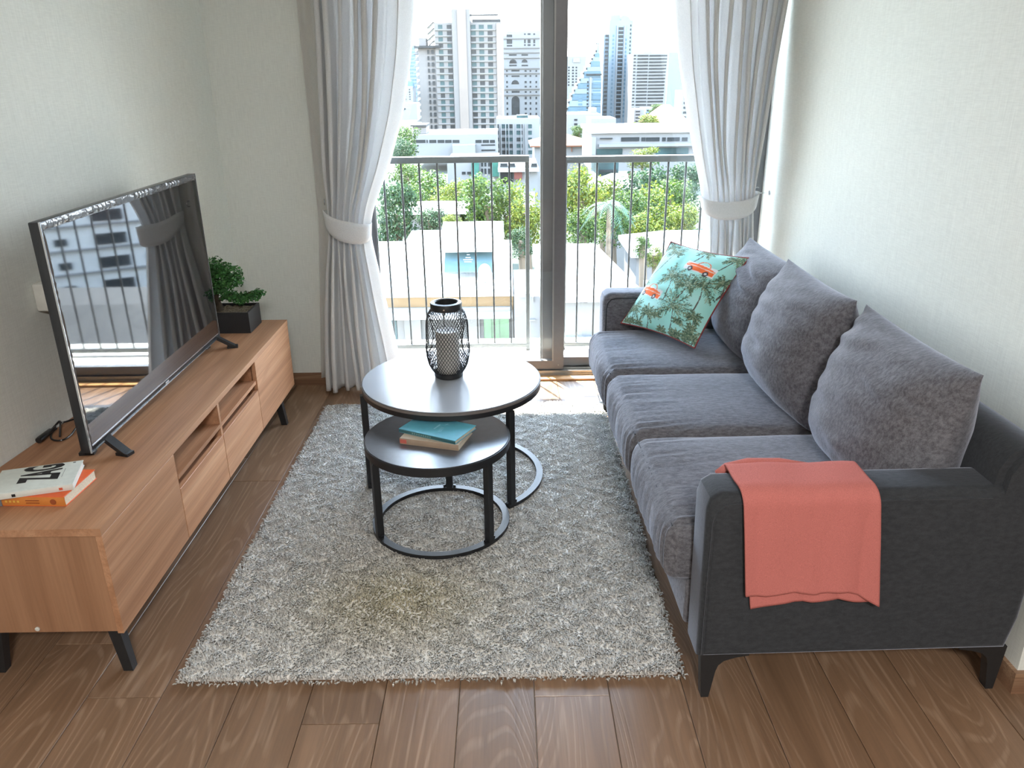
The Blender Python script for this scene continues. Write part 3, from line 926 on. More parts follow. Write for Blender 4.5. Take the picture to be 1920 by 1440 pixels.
def make_book(label, cx, cy, z, L, Wd, T, rz, col, spine_col=None, cover=0.0022, group=None, rough=0.45, pages=None, hard=True):
    """L along local x (spine runs along local x at -y), Wd along local y"""
    t = thing('book', label, 'book', (cx, cy, z), rz, group)
    R = wm(t)
    def put(name, mb, mat, sm=False, par=None):
        m2 = MB(); m2.add([R @ Vector(p) for p in mb.v], mb.f)
        return obj(name, m2, mat, par or t, sm)
    cm = plain('cover_' + label.split()[0] + str(len(bpy.data.materials)), col, rough, var=0.05, vscale=60)
    sm_ = plain('spine_' + label.split()[0] + str(len(bpy.data.materials)), spine_col or col, rough, var=0.05)
    put('page_block', MB().box(-L / 2 + 0.002, L / 2 - 0.002, -Wd / 2 + 0.003, Wd / 2 - 0.003, cover, T - cover), pages or M_paper)
    put('cover', MB().rbox(-L / 2, L / 2, -Wd / 2 + 0.0005, Wd / 2, T - cover, T, 0.0006, 1), cm)
    put('cover', MB().rbox(-L / 2, L / 2, -Wd / 2 + 0.0005, Wd / 2, 0, cover, 0.0006, 1), cm)
    sp = []
    for x in (-L / 2, L / 2):
        sp.append([(x, -Wd / 2 + 0.001 - 0.0016 * math.sin(PI * k / 8), T * k / 8) for k in range(9)])
    sp2 = [[(x, y + 0.002, zz) for x, y, zz in row] for row in sp]
    s = MB().grid(sp).grid(sp2)
    put('spine', s, sm_, True)
    return t, R, put


# pair on the near end of the cabinet
a = at_z(118, 948, 0.475); b = at_z(175, 890, 0.475 + 0.03)
t, R, put = make_book('orange book with a two-tone spine, lying under the white book on the cabinet', -1.325, 1.965, 0.4755, 0.240, 0.160, 0.0295, math.radians(-2.5), (0.78, 0.13, 0.03), (0.62, 0.22, 0.045))
put('spine_band', MB().box(-0.1174, -0.055, -0.0823, -0.0813, 0.0008, 0.0294), plain('grey_spine_band', (0.16, 0.17, 0.19), 0.5))
bars = MB()
for q in range(4): bars.box(-0.045 + 0.011 * q, -0.039 + 0.011 * q, -0.0819, -0.0812, 0.012, 0.018)
put('spine_dots', bars, plain('yellow_print', (0.75, 0.45, 0.08), 0.6))
M_brownp = plain('brown_print', (0.30, 0.07, 0.02), 0.6)
put('spine_line', MB().box(0.012, 0.05, -0.0819, -0.0812, 0.017, 0.0195), M_brownp)
put('spine_line', MB().box(0.012, 0.05, -0.0819, -0.0812, 0.0095, 0.012), M_brownp)
bars = MB()
rv = MB().lathe([(0.0085, 0), (0.0085, 0.0006)], 14)
bars.add([(p[0] + 0.088, -0.0813 - p[2], p[1] + 0.0145) for p in rv.v], rv.f)
put('spine_emblem', bars, M_brownp)

t, R, put = make_book('white book with bold black lettering, lying on the orange book on the cabinet', -1.323, 1.962, 0.5055, 0.210, 0.154, 0.0175, math.radians(16.5), (0.66, 0.70, 0.66), (0.66, 0.68, 0.64), pages=plain('white_pages', (0.75, 0.72, 0.68), 0.9))
M_ink = plain('black_ink', (0.012, 0.011, 0.014), 0.5)
Lm = R @ Matrix(((0, -1, 0, 0.060), (1, 0, 0, -0.030), (0, 0, 1, 0.0176), (0, 0, 0, 1)))
text_mesh('ZAG', 0.103, 0.105, 'lettering', M_ink, t, Lm)
put('small_print', MB().box(0.066, 0.0675, -0.02, 0.035, 0.0176, 0.0179), plain('grey_print', (0.35, 0.37, 0.36), 0.6))
put('corner_print', MB().box(0.080, 0.087, 0.066, 0.070, 0.0176, 0.0179), M_ink)
put('red_print', MB().box(0.070, 0.079, -0.0783, -0.0773, 0.005, 0.012), plain('red_print', (0.6, 0.1, 0.04), 0.6))
put('black_print', MB().box(-0.045, -0.036, -0.0783, -0.0773, 0.004, 0.012), M_ink)


# ------------------------------------------------------------------ nesting tables
def nest_table(label, cx, cy, Rt, zt, top_mat, legs, Rr, arc=None, edge_mat=None, zr=0.025):
    t = thing('nesting_table', label, 'table', (cx, cy, zr))
    lip = 0.0045
    obj('tabletop', MB().lathe([(0.0, zt - 0.016), (Rt - 0.004, zt - 0.016), (Rt - 0.003, zt - 0.001), (Rt - 0.004, zt), (0.0, zt)], 96, (cx, cy, 0)), top_mat, t, True)
    obj('top_rim', MB().lathe([(Rt - 0.003, zt - 0.003), (Rt, zt - 0.003), (Rt, zt - 0.032), (Rt - 0.014, zt - 0.032), (Rt - 0.014, zt - 0.0165), (Rt - 0.003, zt - 0.0165), (Rt - 0.003, zt - 0.003)], 96, (cx, cy, 0)), M_black, t, True)
    obj('top_edge', MB().lathe([(Rt - 0.0028, zt - 0.0028), (Rt + 0.0008, zt - 0.0035), (Rt + 0.0008, zt - 0.013), (Rt - 0.0028, zt - 0.013), (Rt - 0.0028, zt - 0.0028)], 96, (cx, cy, 0)), edge_mat or M_black, t, True)
    # base ring, square section
    a0, a1 = arc or (0, 2 * PI)
    n = 96
    sec = [(Rr - 0.026, zr), (Rr, zr), (Rr, zr + 0.014), (Rr - 0.026, zr + 0.014)]
    rows = [[(cx + r * math.cos(a0 + (a1 - a0) * k / n), cy + r * math.sin(a0 + (a1 - a0) * k / n), z) for r, z in sec] for k in range(n if arc is None else n + 1)]
    m = MB().grid(rows, cu=arc is None, cv=True)
    if arc is not None:
        m.f.append((0, 1, 2, 3)); m.f.append(tuple(len(m.v) - 4 + q for q in (3, 2, 1, 0)))
    obj('base_ring', m, M_black, t, True)
    for an in legs:
        r = Rr - 0.013
        lx, ly = cx + r * math.cos(an), cy + r * math.sin(an)
        q = bmesh.new(); bmesh.ops.create_cube(q, size=1)
        for v in q.verts: v.co = Vector((v.co.x * 0.025, v.co.y * 0.025, v.co.z * (zt - 0.033 - zr - 0.0145) + (zt - 0.033 + zr + 0.0145) / 2))
        bmesh.ops.bevel(q, geom=[e for e in q.edges if abs(e.verts[0].co.z - e.verts[1].co.z) > 0.1], offset=0.002, segments=1, affect='EDGES')
        bmesh.ops.rotate(q, verts=q.verts, cent=(0, 0, 0), matrix=Matrix.Rotation(an, 3, 'Z'))
        bmesh.ops.translate(q, verts=q.verts, vec=(lx, ly, 0))
        lg = obj('leg', MB().bm(q), M_black, t, True)
        tx, ty = -math.sin(an), math.cos(an)
        for s in (-1, 1):
            c = Vector((lx + tx * s * 0.0185, ly + ty * s * 0.0185, zr + 0.0145))
            obj('weld', MB().bar(c, c + Vector((tx * s * 0.002, ty * s * 0.002, 0.007)), 0.010, 0.010), M_black, lg)
    return t


TBX, TBY = -0.228, 2.885
ang = lambda x, y, cx, cy: math.atan2(y - cy, x - cx)
aR = ang(0.005, 2.62, TBX, TBY); aL = ang(-0.548, 2.80, TBX, TBY) + 2 * PI
nest_table('large round nesting table with a pale marble top, lantern standing on it', TBX, TBY, 0.348, 0.452, M_marble, [aR, aL, PI / 2 + 0.1], 0.358, (aR - 0.06, aL + 0.06), plain('brown_grey_edge', (0.17, 0.15, 0.14), 0.5))
TSX, TSY = -0.258, 2.525
nest_table('small round nesting table with a dark grey top carrying two books', TSX, TSY, 0.256, 0.372, M_slate, [ang(-0.474, 2.41, TSX, TSY), ang(-0.078, 2.37, TSX, TSY), PI / 2 - 0.06], 0.250)

# books on the small table
bx, by = -0.248, 2.510
t, R, put = make_book('worn beige paperback under the turquoise book on the small table', -0.258, 2.497, 0.3725, 0.215, 0.145, 0.022, math.radians(-17), (0.50, 0.42, 0.33), (0.36, 0.27, 0.20), cover=0.0012, rough=0.7)
put('spine_label', MB().box(-0.106, -0.082, -0.0738, -0.0728, 0.004, 0.018), plain('red_label', (0.55, 0.13, 0.10), 0.6))
t, R, put = make_book('turquoise hardback book lying topmost on the small table', -0.255, 2.515, 0.3950, 0.230, 0.142, 0.014, math.radians(-28), (0.11, 0.42, 0.55), (0.035, 0.12, 0.14))
pr = MB()
for q in range(5): pr.box(0.02 - 0.002 * q, 0.034 - 0.002 * q, -0.03 + 0.008 * q, -0.028 + 0.008 * q, 0.0141, 0.0144)
pr.box(0.012, 0.03, 0.030, 0.032, 0.0141, 0.0144).box(0.018, 0.020, 0.022, 0.040, 0.0141, 0.0144).box(-0.005, 0.001, -0.02, 0.02, 0.0141, 0.01425)
put('cover_print', pr,  plain('pale_blue_print', (0.3, 0.62, 0.75), 0.6))
sp = MB()
for q in range(9): sp.box(-0.06 + 0.009 * q, -0.054 + 0.009 * q, -0.0718, -0.0714, 0.004, 0.010)
put('spine_print', sp, plain('teal_print', (0.16, 0.30, 0.30), 0.6))


# ------------------------------------------------------------------ lantern
def make_lantern():
    cx, cy, z0 = -0.239, 2.906, 0.4525
    t = thing('lantern', 'black wire mesh lantern holding a white candle, on the marble table', 'lantern', (cx, cy, z0))
    prof_z = np.array([0.020, 0.035, 0.055, 0.085, 0.12, 0.16, 0.20, 0.235, 0.258, 0.275])
    prof_r = np.array([0.057, 0.067, 0.076, 0.0825, 0.084, 0.082, 0.080, 0.0775, 0.070, 0.059])
    obj('base_cup', MB().lathe([(0.0, 0.0), (0.052, 0.0), (0.056, 0.004), (0.056, 0.024), (0.053, 0.024), (0.053, 0.006), (0.0, 0.006)], 48, (cx, cy, z0)), M_black, t, True)
    obj('top_ring', MB().lathe([(0.041, 0.272), (0.060, 0.272), (0.0605, 0.296), (0.059, 0.299), (0.047, 0.301), (0.042, 0.297), (0.041, 0.272)], 48, (cx, cy, z0)), M_black, t, True)
    rv = MB().lathe([(0.003, 0), (0.003, 0.0015)], 10)
    obj('rivet', MB().add([(cx - 0.004 + p[0], cy - 0.0603 - p[2], z0 + 0.284 + p[1]) for p in rv.v], rv.f), M_silver, t)
    zr = lambda z: np.interp(z, prof_z, prof_r)
    holes = [(math.radians(-14), 0.165), (math.radians(166), 0.165)]
    def hole_d(a, z):
        d = 9
        for ha, hz in holes:
            da = (a - ha + PI) % (2 * PI) - PI
            hw = 0.50 * (1 - 0.25 * (z - hz) / 0.075)
            d = min(d, (da / hw) ** 2 + ((z - hz) / 0.073) ** 2)
        return d
    K = 42; seg = 44; sweep = math.radians(118)
    m = MB()
    for sgn in (-1, 1):
        for k in range(K):
            run = []
            for i in range(seg + 1):
                u = i / seg
                z = 0.020 + 0.255 * u
                a = 2 * PI * k / K + sgn * sweep * (u - 0.5)
                r = zr(z)
                if hole_d(a, z) > 1.0:
                    run.append((cx + r * math.cos(a), cy + r * math.sin(a), z0 + z))
                else:
                    if len(run) > 1: m.tube(run, 0.00125, 4)
                    run = []
            if len(run) > 1: m.tube(run, 0.00125, 4)
    obj('wire_mesh', m, M_black, t)
    for ha, hz in holes:
        pts = []
        for i in range(40):
            th = 2 * PI * i / 40
            z = hz + 0.073 * math.sin(th)
            hw = 0.50 * (1 - 0.25 * (z - hz) / 0.075)
            a = ha + hw * math.cos(th)
            r = zr(z) + 0.0005
            pts.append((cx + r * math.cos(a), cy + r * math.sin(a), z0 + z))
        obj('opening_rim', MB().tube(pts, 0.0022, 6, closed=True), M_black, t, True)
    for k in range(4):
        a = PI / 4 + k * PI / 2
        for q in range(1):
            c = Vector((cx + 0.0545 * math.cos(a), cy + 0.0545 * math.sin(a), z0 + 0.02))
            obj('tab', MB().bar(c, c + Vector((0.006 * math.cos(a), 0.006 * math.sin(a), 0.018)), 0.014, 0.002), M_black, t)
    cd = thing('candle', 'thick white pillar candle standing inside the wire lantern', 'candle', (cx, cy, z0 + 0.0065))
    obj('wax', MB().lathe([(0.0, 0.0065), (0.044, 0.0065), (0.045, 0.01), (0.045, 0.183), (0.043, 0.187), (0.030, 0.183), (0.0, 0.181)], 40, (cx, cy, z0)), M_candle, cd, True)
    obj('wick', MB().tube([(cx, cy, z0 + 0.18), (cx + 0.001, cy, z0 + 0.187), (cx + 0.003, cy, z0 + 0.193)], 0.001, 6), M_black, cd)


make_lantern()


# ------------------------------------------------------------------ sofa
def vnoise(x, y, seed=0):
    """smooth value noise, numpy"""
    g = np.random.default_rng(seed).random((64, 64))
    xi = np.floor(x).astype(int); yi = np.floor(y).astype(int)
    fx = x - xi; fy = y - yi
    fx = fx * fx * (3 - 2 * fx); fy = fy * fy * (3 - 2 * fy)
    q = lambda i, j: g[i % 64, j % 64]
    return (q(xi, yi) * (1 - fx) + q(xi + 1, yi) * fx) * (1 - fy) + (q(xi, yi + 1) * (1 - fx) + q(xi + 1, yi + 1) * fx) * fy


def pillow(mb, c, eu, ev, ew, hu, hv, hw, n=60, p=3.0, q=0.55, pinch=0.06, sag=0.0, wr=0.004, seed=0, front_only=False, ret=False, creases=None):
    u = np.sin(np.linspace(-1, 1, n) * PI / 2 * 0.98) / math.sin(PI / 2 * 0.98)
    U, V = np.meshgrid(u, u, indexing='ij')
    prof = np.clip(1 - np.abs(U) ** p, 0, 1) ** q * np.clip(1 - np.abs(V) ** p, 0, 1) ** q
    Uo = U * (1 - pinch * (1 - V ** 2) * 1.0 * np.abs(U) ** 2)
    Vo = V * (1 - pinch * (1 - U ** 2) * 1.0 * np.abs(V) ** 2)
    cr = wr * (vnoise(U * 3 + 7 + V * 1.2, V * 7 + 11, seed) - 0.5) * 2
    bias = 1 + sag * (-V)
    outs = []
    eu = np.array(eu, float); ev = np.array(ev, float); ew = np.array(ew, float); c = np.array(c, float)
    for s in (1, -1):
        W = s * (hw * prof * bias + (cr if s > 0 else cr * 0.5) * np.sqrt(prof + 1e-6))
        if creases is not None and s > 0: W = W + creases(U, V) * np.sqrt(prof + 1e-6)
        P = c + Uo[..., None] * hu * eu + Vo[..., None] * hv * ev + W[..., None] * ew
        outs.append(P)
    f = []
    b = bmesh.new()
    idx = {}
    for k, P in enumerate(outs):
        for i in range(n):
            for j in range(n):
                border = i in (0, n - 1) or j in (0, n - 1)
                key = (0 if border else k, i, j)
                if key not in idx:
                    idx[key] = len(mb.v) + 0; mb.v.append(tuple(P[i, j]))
    for k in range(2):
        for i in range(n - 1):
            for j in range(n - 1):
                q4 = []
                for (a, bb_) in ((i, j), (i + 1, j), (i + 1, j + 1), (i, j + 1)):
                    border = a in (0, n - 1) or bb_ in (0, n - 1)
                    q4.append(idx[(0 if border else k, a, bb_)])
                mb.f.append(tuple(q4 if k == 0 else reversed(q4)))
    b.free()
    return outs


def soft_box(x0, x1, y0, y1, z0, z1, r=0.04, crown=0.02, front_bulge=0.02, n=44, seed=0, wr=0.003, tuck=0.0):
    """upholstered block: rounded box with a crowned top, bulging front (towards -x) and creased cloth"""
    b = bmesh.new()
    bmesh.ops.create_cube(b, size=2)
    bmesh.ops.subdivide_edges(b, edges=b.edges[:], cuts=n, use_grid_fill=True)
    co = np.array([v.co[:] for v in b.verts])
    h = np.array([(x1 - x0) / 2, (y1 - y0) / 2, (z1 - z0) / 2]); c = np.array([(x0 + x1) / 2, (y0 + y1) / 2, (z0 + z1) / 2])
    # redistribute towards edges, then round off
    co = np.sin(co * PI / 2 * 0.96) / math.sin(PI / 2 * 0.96)
    P = co * h
    inner = np.clip(P, -(h - r), h - r)
    d = P - inner; L = np.linalg.norm(d, axis=1)
    m = L > 1e-9
    P[m] = inner[m] + d[m] / L[m][:, None] * np.minimum(r, np.maximum(np.abs(d[m]).max(1), 0))[:, None]
    un = P / h
    top = np.clip((un[:, 2]), 0, 1) ** 2
    P[:, 2] += crown * (1 - un[:, 0] ** 2 * 0.6) * (1 - np.abs(un[:, 1]) ** 4) * top
    fr = np.clip(-un[:, 0], 0, 1) ** 3
    P[:, 0] -= front_bulge * fr * (1 - un[:, 2] ** 2) * (1 - np.abs(un[:, 1]) ** 6)
    # creases running across, strongest beside the front seam
    near = np.exp(-((un[:, 0] + 0.85) / 0.42) ** 2)
    ph = un[:, 1] * (y1 - y0) * 95 + 6 * vnoise(un[:, 0] * 2.5 + 9, un[:, 1] * 3 + 5, seed)
    cr = np.sin(ph) * (0.35 + vnoise(un[:, 1] * 5 + 20, un[:, 0] * 2 + 20, seed + 1)) * near * wr
    P[:, 2] += cr * top * (un[:, 2] > 0.6)
    P[:, 0] += cr * 1.2 * (un[:, 0] < -0.8) * (np.abs(un[:, 2]) < 0.95)
    # soft overall unevenness
    P[:, 2] += top * 0.006 * (vnoise(un[:, 0] * 2 + 31, un[:, 1] * 2 + 17, seed + 2) - 0.5)
    P += c
    for v, p in zip(b.verts, P): v.co = p
    return MB().bm(b)


def make_sofa():
    Y0, Y1 = 1.64, 3.63
    t = thing('sofa', 'grey chenille three seat sofa along the right wall', 'sofa', (0.88, (Y0 + Y1) / 2, 0))
    ZA = 0.620
    # arms: outline in x/z extruded in y, with rounded edges
    def arm(ya, yb):
        pts = [(0.475, 0.140), (0.468, 0.575), (0.476, 0.604), (0.500, ZA), (1.16, ZA), (1.300, ZA - 0.01), (1.312, 0.50), (1.303, 0.24), (1.285, 0.140)]
        b = bmesh.new()
        v0 = [b.verts.new((x, ya, z)) for x, z in pts]
        f = b.faces.new(v0)
        ex = bmesh.ops.extrude_face_region(b, geom=[f])
        bmesh.ops.translate(b, verts=[g for g in ex['geom'] if isinstance(g, bmesh.types.BMVert)], vec=(0, yb - ya, 0))
        bmesh.ops.recalc_face_normals(b, faces=b.faces)
        side = [e for e in b.edges if abs(e.verts[0].co.y - e.verts[1].co.y) < 1e-6]
        bmesh.ops.bevel(b, geom=side, offset=0.028, segments=6, profile=0.5, affect='EDGES')
        return MB().bm(b)
    obj('armrest', arm(Y0, Y0 + 0.135), M_sofa_shade, t, True)
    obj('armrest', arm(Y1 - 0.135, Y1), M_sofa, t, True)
    # piping on the near side panel
    for ya, s in ((Y0 + 0.012, -1), (Y1 - 0.135 + 0.012, -1)):
        pts = [(0.485, ya - 0.011, 0.155), (0.483, ya - 0.011, 0.40), (0.484, ya - 0.011, 0.545), (0.490, ya - 0.011, 0.575), (0.506, ya - 0.011, 0.593), (0.53, ya - 0.011, 0.598), (0.8, ya - 0.011, 0.598), (1.15, ya - 0.011, 0.598)]
        obj('piping', MB().tube(pts, 0.0032, 6), M_sofa_shade, t, True)
    obj('base', MB().rbox(0.468, 1.27, Y0 + 0.136, Y1 - 0.136, 0.145, 0.285, 0.012, 3), M_sofa, t, True)
    # back rest
    bk = bmesh.new()
    prof = [(1.13, 0.29), (1.165, 0.66), (1.185, 0.700), (1.215, 0.716), (1.27, 0.714), (1.304, 0.698), (1.312, 0.66), (1.302, 0.24), (1.285, 0.15), (1.14, 0.15)]
    v0 = [bk.verts.new((x, Y0 + 0.002, z)) for x, z in prof]
    f = bk.faces.new(v0)
    ex = bmesh.ops.extrude_face_region(bk, geom=[f])
    bmesh.ops.translate(bk, verts=[g for g in ex['geom'] if isinstance(g, bmesh.types.BMVert)], vec=(0, Y1 - Y0 - 0.004, 0))
    bmesh.ops.recalc_face_normals(bk, faces=bk.faces)
    side = [e for e in bk.edges if abs(e.verts[0].co.y - e.verts[1].co.y) < 1e-6]
    bmesh.ops.bevel(bk, geom=side, offset=0.02, segments=4, affect='EDGES')
    obj('backrest', MB().bm(bk), M_sofa_shade, t, True)
    ya, yb = Y0 + 0.137, Y1 - 0.137
    w_ = (yb - ya) / 3
    for i in range(3):
        a = ya + w_ * i; b = a + w_
        cu = obj('seat_cushion', soft_box(0.415, 1.12, a + 0.002, b - 0.002, 0.272, 0.448, r=0.042, crown=0.020, front_bulge=0.015, seed=3 + 7 * i, wr=0.0045), M_sofa, t, 'all')
        pts = [(0.428, a + 0.030 + (w_ - 0.06) * k / 20, 0.4375 + 0.004 * math.sin(PI * k / 20)) for k in range(21)]
        obj('piping', MB().tube(pts, 0.0028, 6), M_sofa_shade, cu, True)
    # back cushions: plump, with ears at the upper corners
    for i, (yc, xo, zo, tilt, hu) in enumerate(((ya + w_ * 0.5 - 0.014, 0.036, -0.008, 0.20, 0.313), (ya + w_ * 1.5, 0.0, 0.010, 0.17, 0.300), (ya + w_ * 2.5 + 0.005, 0.035, -0.018, 0.17, 0.295))):
        m = MB()
        ev = Vector((math.sin(tilt), 0, math.cos(tilt))); ew = Vector((-math.cos(tilt), 0, math.sin(tilt))); eu = Vector((0, 1, 0))
        def cr(U, V, sd=40 + i * 5):
            ln = np.sin(V * 24 + 3.0 * U * U * (1 if sd % 2 else 1.4) + 4.5 * vnoise(U * 2 + 12, V * 2 + 9, sd))
            band = np.clip((V - 0.12) / 0.35, 0, 1) * np.clip((1.02 - V) / 0.12, 0, 1)
            am = vnoise(U * 2.2 + 30, V * 3 + 15, sd + 1)
            low = np.clip((-V - 0.3) / 0.5, 0, 1) * np.sin(U * 16 + 5 * vnoise(U * 3 + 2, V * 3 + 40, sd + 2)) * 0.5
            return 0.0100 * ln * band * am + 0.006 * low * vnoise(U * 3 + 3, V * 2 + 3, sd + 3)
        pillow(m, Vector((1.045 + xo, yc, 0.655 + zo)), eu, ev, ew, hu, 0.232, 0.155, n=84, p=2.6, q=0.62, pinch=0.055, sag=0.16, wr=0.006, seed=20 + i, creases=cr)
        # settle the lower edge on the seat
        m.v = [(x, y, max(z, 0.452 + 0.012 * (1 - min(1, abs(y - yc) / 0.28) ** 2))) for x, y, z in m.v]
        obj('back_cushion', m, M_sofa, t, 'all')
    # blade legs with flared mounting plates
    for (lx, sx_) in ((0.50, 1), (1.285, -1)):
        for ly in (Y0 + 0.03, Y1 - 0.06):
            P = [(lx - sx_ * 0.012, 0.140), (lx - sx_ * 0.002, 0.0), (lx + sx_ * 0.018, 0.0), (lx + sx_ * 0.030, 0.085), (lx + sx_ * 0.036, 0.104), (lx + sx_ * 0.050, 0.118), (lx + sx_ * 0.08, 0.128), (lx + sx_ * 0.115, 0.134), (lx + sx_ * 0.115, 0.140)]
            obj('leg', MB().prism(P, ly - 0.012, ly + 0.016, 'y').prism([(lx + sx_ * 0.01, ly + 0.016), (lx + sx_ * 0.1, ly + 0.016), (lx + sx_ * 0.04, ly + 0.1), (lx + sx_ * 0.01, ly + 0.1)], 0.132, 0.140, 'z'), M_black, t)
    piv = Vector((0.88, Y0, 0)); off = t.location - piv
    a = math.radians(1.15)
    t.rotation_euler = (0, 0, a)
    t.location = piv + Matrix.Rotation(a, 3, 'Z') @ off


make_sofa()


# ------------------------------------------------------------------ printed cushion
def paint_palms(n=230, seed=4):
    """flat printed pattern: turquoise ground, grey-green palms, orange convertibles; returns n x n x 3 linear"""
    u = np.linspace(0, 1, n)
    X, Y = np.meshgrid(u, u, indexing='ij')
    g = np.random.default_rng(seed)
    img = np.zeros((n, n, 3)); sky1 = np.array([0.29, 0.66, 0.60]); sky2 = np.array([0.45, 0.76, 0.74])
    k = vnoise(X * 5 + 3, Y * 5 + 8, 3)[..., None]
    img[:] = sky1 * (1 - k) + sky2 * k
    def seg(x0, y0, x1, y1, w_, col, w1=None):
        dx, dy = x1 - x0, y1 - y0
        L2 = dx * dx + dy * dy + 1e-9
        tt = np.clip(((X - x0) * dx + (Y - y0) * dy) / L2, 0, 1)
        d = np.hypot(X - x0 - tt * dx, Y - y0 - tt * dy)
        ww = w_ + ((w1 if w1 is not None else w_) - w_) * tt
        m = d < ww
        img[m] = col
    G = [np.array(c) for c in ((0.05, 0.10, 0.075), (0.09, 0.16, 0.11), (0.16, 0.24, 0.15), (0.30, 0.36, 0.25))]
    def frond(x, y, a, L, col):
        px, py = x, y
        for s in range(7):
            f = s / 7
            aa = a - 0.55 * f * (1 if math.cos(a) > 0 else -1)
            nx, ny = px + math.cos(aa) * L / 7, py + math.sin(aa) * L / 7
            seg(px, py, nx, ny, 0.0042, col)
            for sd in (-1, 1):
                for q in (0.0, 0.5):
                    bx_, by_ = px + (nx - px) * q, py + (ny - py) * q
                    l = 0.30 * L * math.sin(PI * min(1, 0.25 + f * 0.75)) * g.uniform(0.7, 1.1)
                    ba = aa + sd * g.uniform(0.7, 1.0)
                    seg(bx_, by_, bx_ + math.cos(ba) * l, by_ + math.sin(ba) * l - 0.12 * l, 0.0032, G[g.integers(0, 4)], 0.001)
            px, py = nx, ny
    def palm(x, y, size, tx, ty):
        # trunk
        n_ = 6
        px, py = tx, ty
        for s in range(1, n_ + 1):
            f = s / n_
            qx = tx + (x - tx) * f + 0.02 * math.sin(f * 3); qy = ty + (y - ty) * f
            seg(px, py, qx, qy, 0.0065 - 0.002 * f, np.array([0.10, 0.085, 0.075])); px, py = qx, qy
        for a in np.linspace(-0.5, PI + 0.5, 11):
            frond(x, y, a + g.uniform(-0.15, 0.15), size * g.uniform(0.8, 1.1), G[g.integers(0, 3)])
    def car(x, y, s, rot):
        c, q = math.cos(rot), math.sin(rot)
        x_ = ((X - x) * c + (Y - y) * q) / s; y_ = (-(X - x) * q + (Y - y) * c) / s
        body = (np.abs(x_) < 1.0) & (y_ > -0.27) & (y_ < 0.20 - 0.14 * np.abs(x_) ** 3)
        img[(np.abs(x_) < 1.05) & (np.abs(y_ + 0.03) < 0.30) & ~body] = (0.72, 0.72, 0.74)
        img[body] = (0.86, 0.17, 0.05)
        img[body & (np.abs(y_ - 0.02) < 0.025)] = (0.80, 0.55, 0.45)
        img[body & (x_ < -0.45) & (y_ < -0.08)] = (0.68, 0.68, 0.72)
        for wx in (-0.55, 0.55):
            img[np.hypot(x_ - wx, y_ + 0.24) < 0.17] = (0.06, 0.06, 0.07)
            img[np.hypot(x_ - wx, y_ + 0.24) < 0.08] = (0.6, 0.6, 0.6)
        rim = np.abs(np.hypot((x_ - 0.12) / 0.40, (y_ - 0.20) / 0.28) - 1) < 0.10
        img[rim & (y_ > 0.2)] = (0.75, 0.20, 0.10)
    for p in ((0.10, 0.92, 0.14, 0.02, 0.62), (0.24, 0.86, 0.13, 0.10, 0.55), (0.58, 0.95, 0.12, 0.50, 0.72), (0.92, 0.93, 0.14, 0.76, 0.66), (0.42, 0.56, 0.17, 0.46, 0.32), (0.80, 0.56, 0.22, 0.84, 0.30),
              (0.64, 0.52, 0.14, 0.60, 0.34), (0.62, 0.27, 0.24, 0.66, 0.02), (0.88, 0.24, 0.09, 0.90, 0.04), (0.10, 0.16, 0.16, 0.12, 0.0), (0.34, 0.14, 0.12, 0.36, 0.0), (0.93, 0.06, 0.12, 0.95, 0.0), (0.02, 0.44, 0.12, 0.02, 0.3), (0.97, 0.66, 0.10, 0.98, 0.5)):
        palm(*p)
    car(0.235, 0.375, 0.165, -0.12)
    car(0.66, 0.735, 0.175, -0.08)
    for q in range(16):
        x, y = g.random(), g.random() * 0.16
        for a in np.linspace(0.3, 2.8, 6): frond(x, y, a, 0.07, G[g.integers(0, 4)])
    return img


